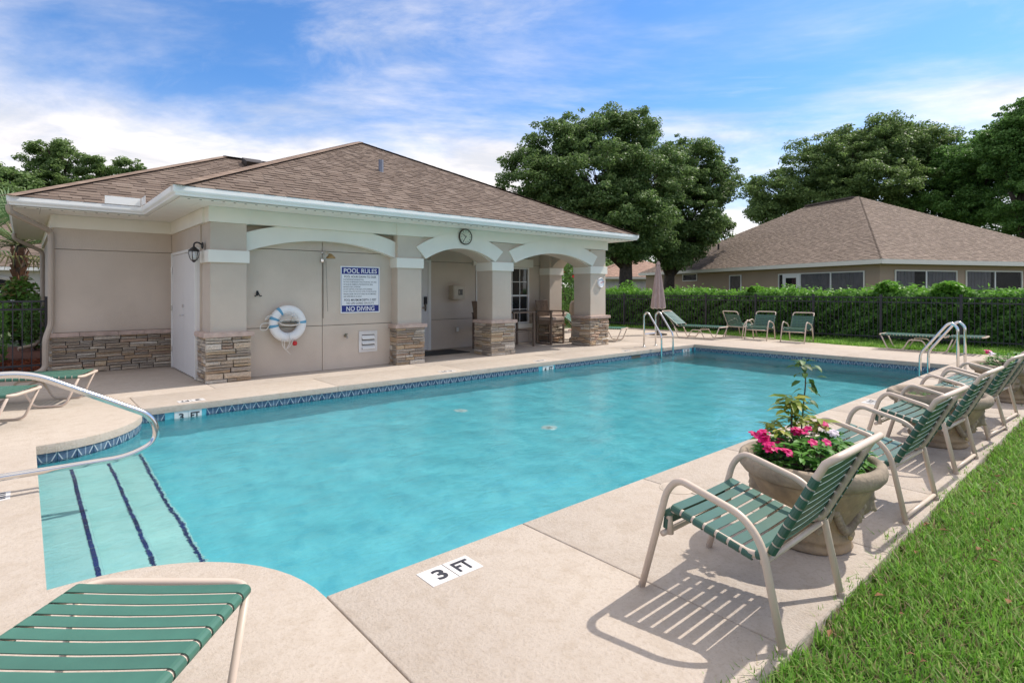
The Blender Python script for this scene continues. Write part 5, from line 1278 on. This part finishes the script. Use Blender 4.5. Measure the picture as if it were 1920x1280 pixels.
bush('croton_bush', 'green and reddish croton bush under the palm', at(40, 14.2), .55, 1.75, 1500, .17, croton_m, 51)
bush('shrub', 'green leafy shrub between the palm and the pool house wall', at(66, 13.2), .30, 1.35, 900, .10, oak3_m, 52)
bush('shrub', 'bright green shrub behind the hedge near the small pink roof', at(1178, 24), .6, 1.85, 1600, .12, hedge_top, 53)
ole = bush('oleander', 'flowering oleander with red blooms seen through the porch arch', at(1074, 19.5), .8, 3.2, 2600, .13, oak3_m, 54)
qo = np.random.default_rng(61); do_ = unit(qo.normal(size=(70, 3))); co2 = do_*np.array([.82, .82, 1.62])+np.array([0, 0, 1.66])
Vo, Fo = quads(co2, unit(do_+qo.normal(0, .3, do_.shape)), qo.uniform(.08, .14, 70), qo, .9); link('blossoms', fast_mesh('blossoms', Vo, Fo, leaf_mat('oleander_petal', [(.55, .03, .05), (.7, .12, .14)], .3)), ole)
# palm
pl = thing('palm_tree', 'fan palm at the left edge beside the pool house eave', 'palm', at(37, 16.2))
obj('trunk', MB().tube([(0, 0, 0), (.03, 0, 1.2), (0, 0, 2.3), (0, 0, 2.75)], [.16, .14, .15, .10], 10), bark_m, pl, smooth=True)
bt = MB(); q2 = random.Random(4)
for k in range(26):
    a = k*2.4; z = 1.5+k*.045; bt.obox((.15*cos(a), .15*sin(a), z), (.06*-sin(a), .06*cos(a), 0), (.02*cos(a), .02*sin(a), 0), (.05*cos(a), .05*sin(a), .14))
obj('leaf_boots', bt, M('palm_boots', (.20, .10, .06), .9, var=.3, scale=20), pl)
for k in range(40):
    a = k*2.399+.3; e = q2.uniform(-.25, 1.25); ln = q2.uniform(1.0, 1.65); d = Vector((cos(a)*cos(e), sin(a)*cos(e), sin(e))); b0 = Vector((0, 0, 2.75)); tip = b0+d*ln+Vector((0, 0, -.15*ln))
    fr = MB(); fr.tube([tuple(b0), tuple(b0+d*ln*.5+Vector((0, 0, .03))), tuple(tip)], [.022, .014, .009], 5)
    s = d.cross(Vector((0, 0, 1))).normalized(); u = s.cross(d).normalized(); V, F = [], []
    for j in range(26):
        f = R(-118+236*j/25); dd_ = d*cos(f)+s*sin(f); l2 = 1.1*(.65+.35*cos(f*.6))*q2.uniform(.85, 1.1); w = dd_.cross(u).normalized()*.022; b = len(V)
        V += [tip, tip+dd_*l2*.45+w+u*.02, tip+dd_*l2*.45-w+u*.02, tip+dd_*l2+Vector((0, 0, -.32*l2))]; F += [(b, b+1, b+3, b+2)]
    m_ = palm_dry if e < -.05 else palm_m
    o = obj('frond', MB().add(V, F), m_, pl); obj('stalk', fr, M('palm_stalk', (.16, .17, .07), .7) if 'PSTALK' not in globals() else PSTALK, o); PSTALK = o.children[0].data.materials[0]

# ------------------------------------------------------------------ neighbouring houses
HA = R(65.83)
def house_local(name, label, corner, ang, group=None): return thing(name, label, 'house', (corner[0], corner[1], 0), ang, group)
# local x runs along the long eave away from the pool corner; local -y is outside... x: left face direction, y: right face direction (negated)
hs = house_local('brown_house', 'single storey brown stucco house with hip roof beyond the hedge', (23.95, 6.553), HA)
HL, HWd, ov, zf = 2*7.09+3.505, 2*7.09, .35, 2.45
def hb(name, b, mat, par=None, bev=0): return obj(name, MB().box(*b, bev), mat, par or hs)
# eave corner at the origin, house fills x 0..HL, y 0..-HWd
hb('wall', (ov, -HWd+ov, 0, HL-ov, -ov, zf), stucco_far)
hb('fascia', (0, -.02, zf-.02, HL, 0, zf+.15), trim); hb('fascia', (-.02, -HWd, zf-.02, 0, 0, zf+.15), trim)
hb('fascia', (HL, -HWd, zf-.02, HL+.02, 0, zf+.15), trim)
hb('soffit', (.001, -HWd, zf-.01, HL-.001, -.021, zf), soffit_m)
zr = zf+.15; ph_ = .535; hw = HWd/2
rv_ = MB(); A_ = (hw, -hw, zr+hw*ph_-.015); B_ = (HL-hw, -hw, zr+hw*ph_-.015); z_ = zr-.015
rv_.add([(0,0,z_),(HL,0,z_),(HL,-HWd,z_),(0,-HWd,z_),A_,B_], [(0,4,5,1),(3,0,0+4)[:3],(1,5,2),(2,5,4,3)])
hroof = obj('roof', rv_, underlay, hs)
q = random.Random(31); ch_c = 1/math.sqrt(1+ph_**2)
def add_slope_local(o, ud, vd, T, mat, expo=.142):
    ud = Vector((*ud, 0)); vv = Vector((vd[0]*ch_c, vd[1]*ch_c, ph_*ch_c)); nn = ud.cross(vv); nn = -nn if nn.z < 0 else nn; V, F = [], []
    for t in T:
        b = len(V); p0 = Vector(o)+ud*t[0]+vv*t[2]; p1 = Vector(o)+ud*t[1]+vv*t[2]; up_ = vv*expo*1.12; h = nn*t[3]
        V += [p0, p1, p0+h, p1+h, p0+up_+h*.08, p1+up_+h*.08]; F += [(b+2, b+3, b+5, b+4), (b, b+1, b+3, b+2), (b, b+2, b+4), (b+1, b+5, b+3)]
    s = obj('shingle_courses', MB().add(V, F), mat, hroof); s['kind'] = 'stuff'
add_slope_local((0, 0, zr), (1, 0), (0, -1), slope_tabs(HL, hw/ch_c, lambda v: (v+.15)*ch_c-.03, lambda v: HL-(v+.15)*ch_c+.03, q), shingle_far)
add_slope_local((0, 0, zr), (0, -1), (1, 0), slope_tabs(HWd, hw/ch_c, lambda v: (v+.15)*ch_c-.03, lambda v: HWd-(v+.15)*ch_c+.03, q), shingle_far)
zt = zr+hw*ph_
hip_caps(hroof, (0, 0, zr+.015), (hw, -hw, zt+.015), shingle_far, .14, .25); hip_caps(hroof, (HL, 0, zr+.015), (HL-hw, -hw, zt+.015), shingle_far, .14, .25); hip_caps(hroof, (0, -HWd, zr+.015), (hw, -hw, zt+.015), shingle_far, .14, .25)
hb('ridge_vent', (hw+.3, -hw-.16, zt-.02, HL-hw, -hw+.16, zt+.07, ), M('ridge_vent', (.10, .08, .07), .8), hroof)
obj('vent_pipe', MB().tube([(12.5, -2.4, zr+1.2), (12.5, -2.4, zr+1.62)], .06, 8), bronze, hroof)
def hwin(side, s0, s1, z0, z1, splits, leaves, par=None):
    """window in the long wall (side 0) or the short wall (side 1); s measured from the wall corner"""
    def bb(a, b, c, d, y0, y1): return (ov+a, -ov+y0, c, ov+b, -ov+y1, d) if side == 0 else (ov-y1, -ov-b, c, ov-y0, -ov-a, d)
    w = hb('window', bb(s0, s1, z0, z1, .002, .006), interior_m)
    f = .045
    for a, b, c, d in ((s0, s0+f, z0, z1), (s1-f, s1, z0, z1)): hb('window_frame', bb(a, b, c, d, .006, .05), white_paint if len(splits) == 0 else trim, w)
    for c, d in ((z0, z0+f), (z1-f, z1)): hb('window_frame', bb(s0+f+.001, s1-f-.001, c, d, .006, .049), trim, w)
    for x in splits: hb('mullion', bb(x-.03, x+.03, z0+f+.001, z1-f-.001, .008, .048), white_paint, w)
    for a, b, m in leaves:
        n = max(3, int((b-a)/.09)); mb = MB()
        for k in range(n): 
            u0, u1 = a+(b-a)*k/n, a+(b-a)*(k+1)/n; mb.box(*[v for v in bb(u0, u1, z0+f, z1-f, .007, .012+.010*(k % 2))])
        obj('curtain', mb, m, w)
    hb('pane', bb(s0+f, s1-f, z0+f, z1-f, .030, .033), PANE, w)
    return w
PANE, nt, N, L, p = nodes('clear_pane'); p.inputs['Base Color'].default_value = (.02, .02, .022, 1); p.inputs['Roughness'].default_value = .05; p.inputs['Alpha'].default_value = .12; p.inputs['Specular IOR Level'].default_value = .3
hwin(0, 11.32, 12.73, 1.98, 2.40, (), ())
hwin(0, 7.63, 8.53, 1.20, 2.23, (), ((7.68, 8.48, M('blind', (.13, .11, .10), .8)),))
hwin(0, .62, 5.10, .25, 2.2, (2.19, 3.80, 4.80), ((.66, 2.15, curtain_m), (2.25, 3.74, curtain_m), (3.9, 4.3, curtain_red)))
dfr = hb('door_frame', (ov+3.80, -ov+.0525, .25, ov+4.0, -ov+.07, 2.16), white_paint); hb('door_frame', (ov+4.62, -ov+.0525, .25, ov+4.80, -ov+.07, 2.16), white_paint); hb('door_frame', (ov+4.001, -ov+.0525, 2.0, ov+4.619, -ov+.0695, 2.16), white_paint)
hwin(1, .72, 4.0, .9, 2.22, (2.34,), ((.76, 1.75, curtain_m), (2.4, 3.95, curtain_m)))
hwin(1, 4.5, 7.78, .9, 2.24, (6.16,), ((4.55, 5.95, curtain_m),))
hwin(1, 8.6, 11.5, .9, 2.24, (10.0,), ((8.65, 9.9, curtain_m),))

def simple_house(name, label, base, ang, L_, D_, ze, pitch, wall_m, roof_m, trim_m, garage=False):
    h = thing(name, label, 'house', base, ang); hw_ = D_/2
    obj('wall', MB().box(.4, .4, 0, L_-.4, D_-.4, ze), wall_m, h)
    obj('fascia', MB().box(0, 0, ze, L_, D_, ze+.16), trim_m, h)
    r = MB(); a, b = (hw_, hw_, ze+.161+hw_*pitch), (L_-hw_, hw_, ze+.161+hw_*pitch)
    z = ze+.161; r.add([(0,0,z),(L_,0,z),(L_,D_,z),(0,D_,z),a,b], [(0,1,5,4),(1,2,5),(2,3,4,5),(3,0,4)]); ro = obj('roof', r, underlay, h)
    return h, ro
h2, r2 = simple_house('cream_house', 'cream house with brown roof half hidden by the palm', (-13.0, 36.5, 0), 0, 19, 12, 2.42, .486, stucco_cream, None, white_paint)
ph_s = ph_; ph_ = .486; ch_c = 1/math.sqrt(1+ph_**2); hroof = r2
add_slope_local((0, 0, 2.60), (1, 0), (0, 1), slope_tabs(19, 6/ch_c, lambda v: v*ch_c, lambda v: 19-v*ch_c, q, .2), shingle_m, .2)
obj('garage_arch', MB().add([(x, .395, z) for x, z in [(9.6, 0), (13.0, 0)]+[(11.3+1.7*cos(pi*k/12), 1.55+.5*sin(pi*k/12)) for k in range(13)]], [tuple(range(15))]), interior_m, h2)
obj('arch_trim', MB().tube([(11.3+1.85*cos(pi*k/12), .38, 1.55+.58*sin(pi*k/12)) for k in range(13)], .10, 6), stucco_cream, h2)
h3, r3 = simple_house('small_white_house', 'small far house with pinkish roof between the oak trunks', (33.5, 29.0, 0), R(-38), 9, 8, 2.35, .40, M('wall_pale', (.62, .58, .55), .9), None, trim)
ph_ = .40; ch_c = 1/math.sqrt(1+ph_**2); hroof = r3
pink_sh = palette_mat('pinkish_shingle', [(.36,.24,.19),(.40,.27,.21),(.33,.22,.175)], .95, 40, .2, 0)
add_slope_local((0, 0, 2.52), (1, 0), (0, 1), slope_tabs(9, 4/ch_c, lambda v: v*ch_c, lambda v: 9-v*ch_c, q, .2), pink_sh, .2)
add_slope_local((0, 8, 2.52), (0, -1), (1, 0), slope_tabs(8, 4/ch_c, lambda v: v*ch_c, lambda v: 8-v*ch_c, q, .2), pink_sh, .2)
cr = thing('parked_car', 'silver car just showing behind the hedge at the left edge', 'car', at(-38, 26), R(10))
prof = [(-2.2, .35), (-2.2, .75), (-1.6, .86), (-.9, 1.0), (-.2, 1.42), (1.0, 1.42), (1.8, .98), (2.2, .90), (2.25, .35)]
def extr(prof, w): 
    n = len(prof); return MB().add([(x, s*w, z) for s in (-1, 1) for x, z in prof], [(i, (i+1) % n, n+(i+1) % n, n+i) for i in range(n)]+[tuple(range(n))[::-1], tuple(range(n, 2*n))])
obj('body', extr(prof, .85), M('silver_paint', (.55, .56, .58), .25, metal=.6, var=.02), cr)
obj('side_window', MB().box(-.75, -.856, 1.0, 1.45, -.851, 1.34), glass_dark, cr)
for x in (-1.4, 1.4):
    for s in (-1, 1): obj('wheel', MB().lathe([(.0, -.1), (.33, -.1), (.33, .1), (0, .1)], 20).xf(Matrix.Translation((x, s*.78, .33)) @ Matrix.Rotation(R(90), 4, 'X')), black_metal, cr)
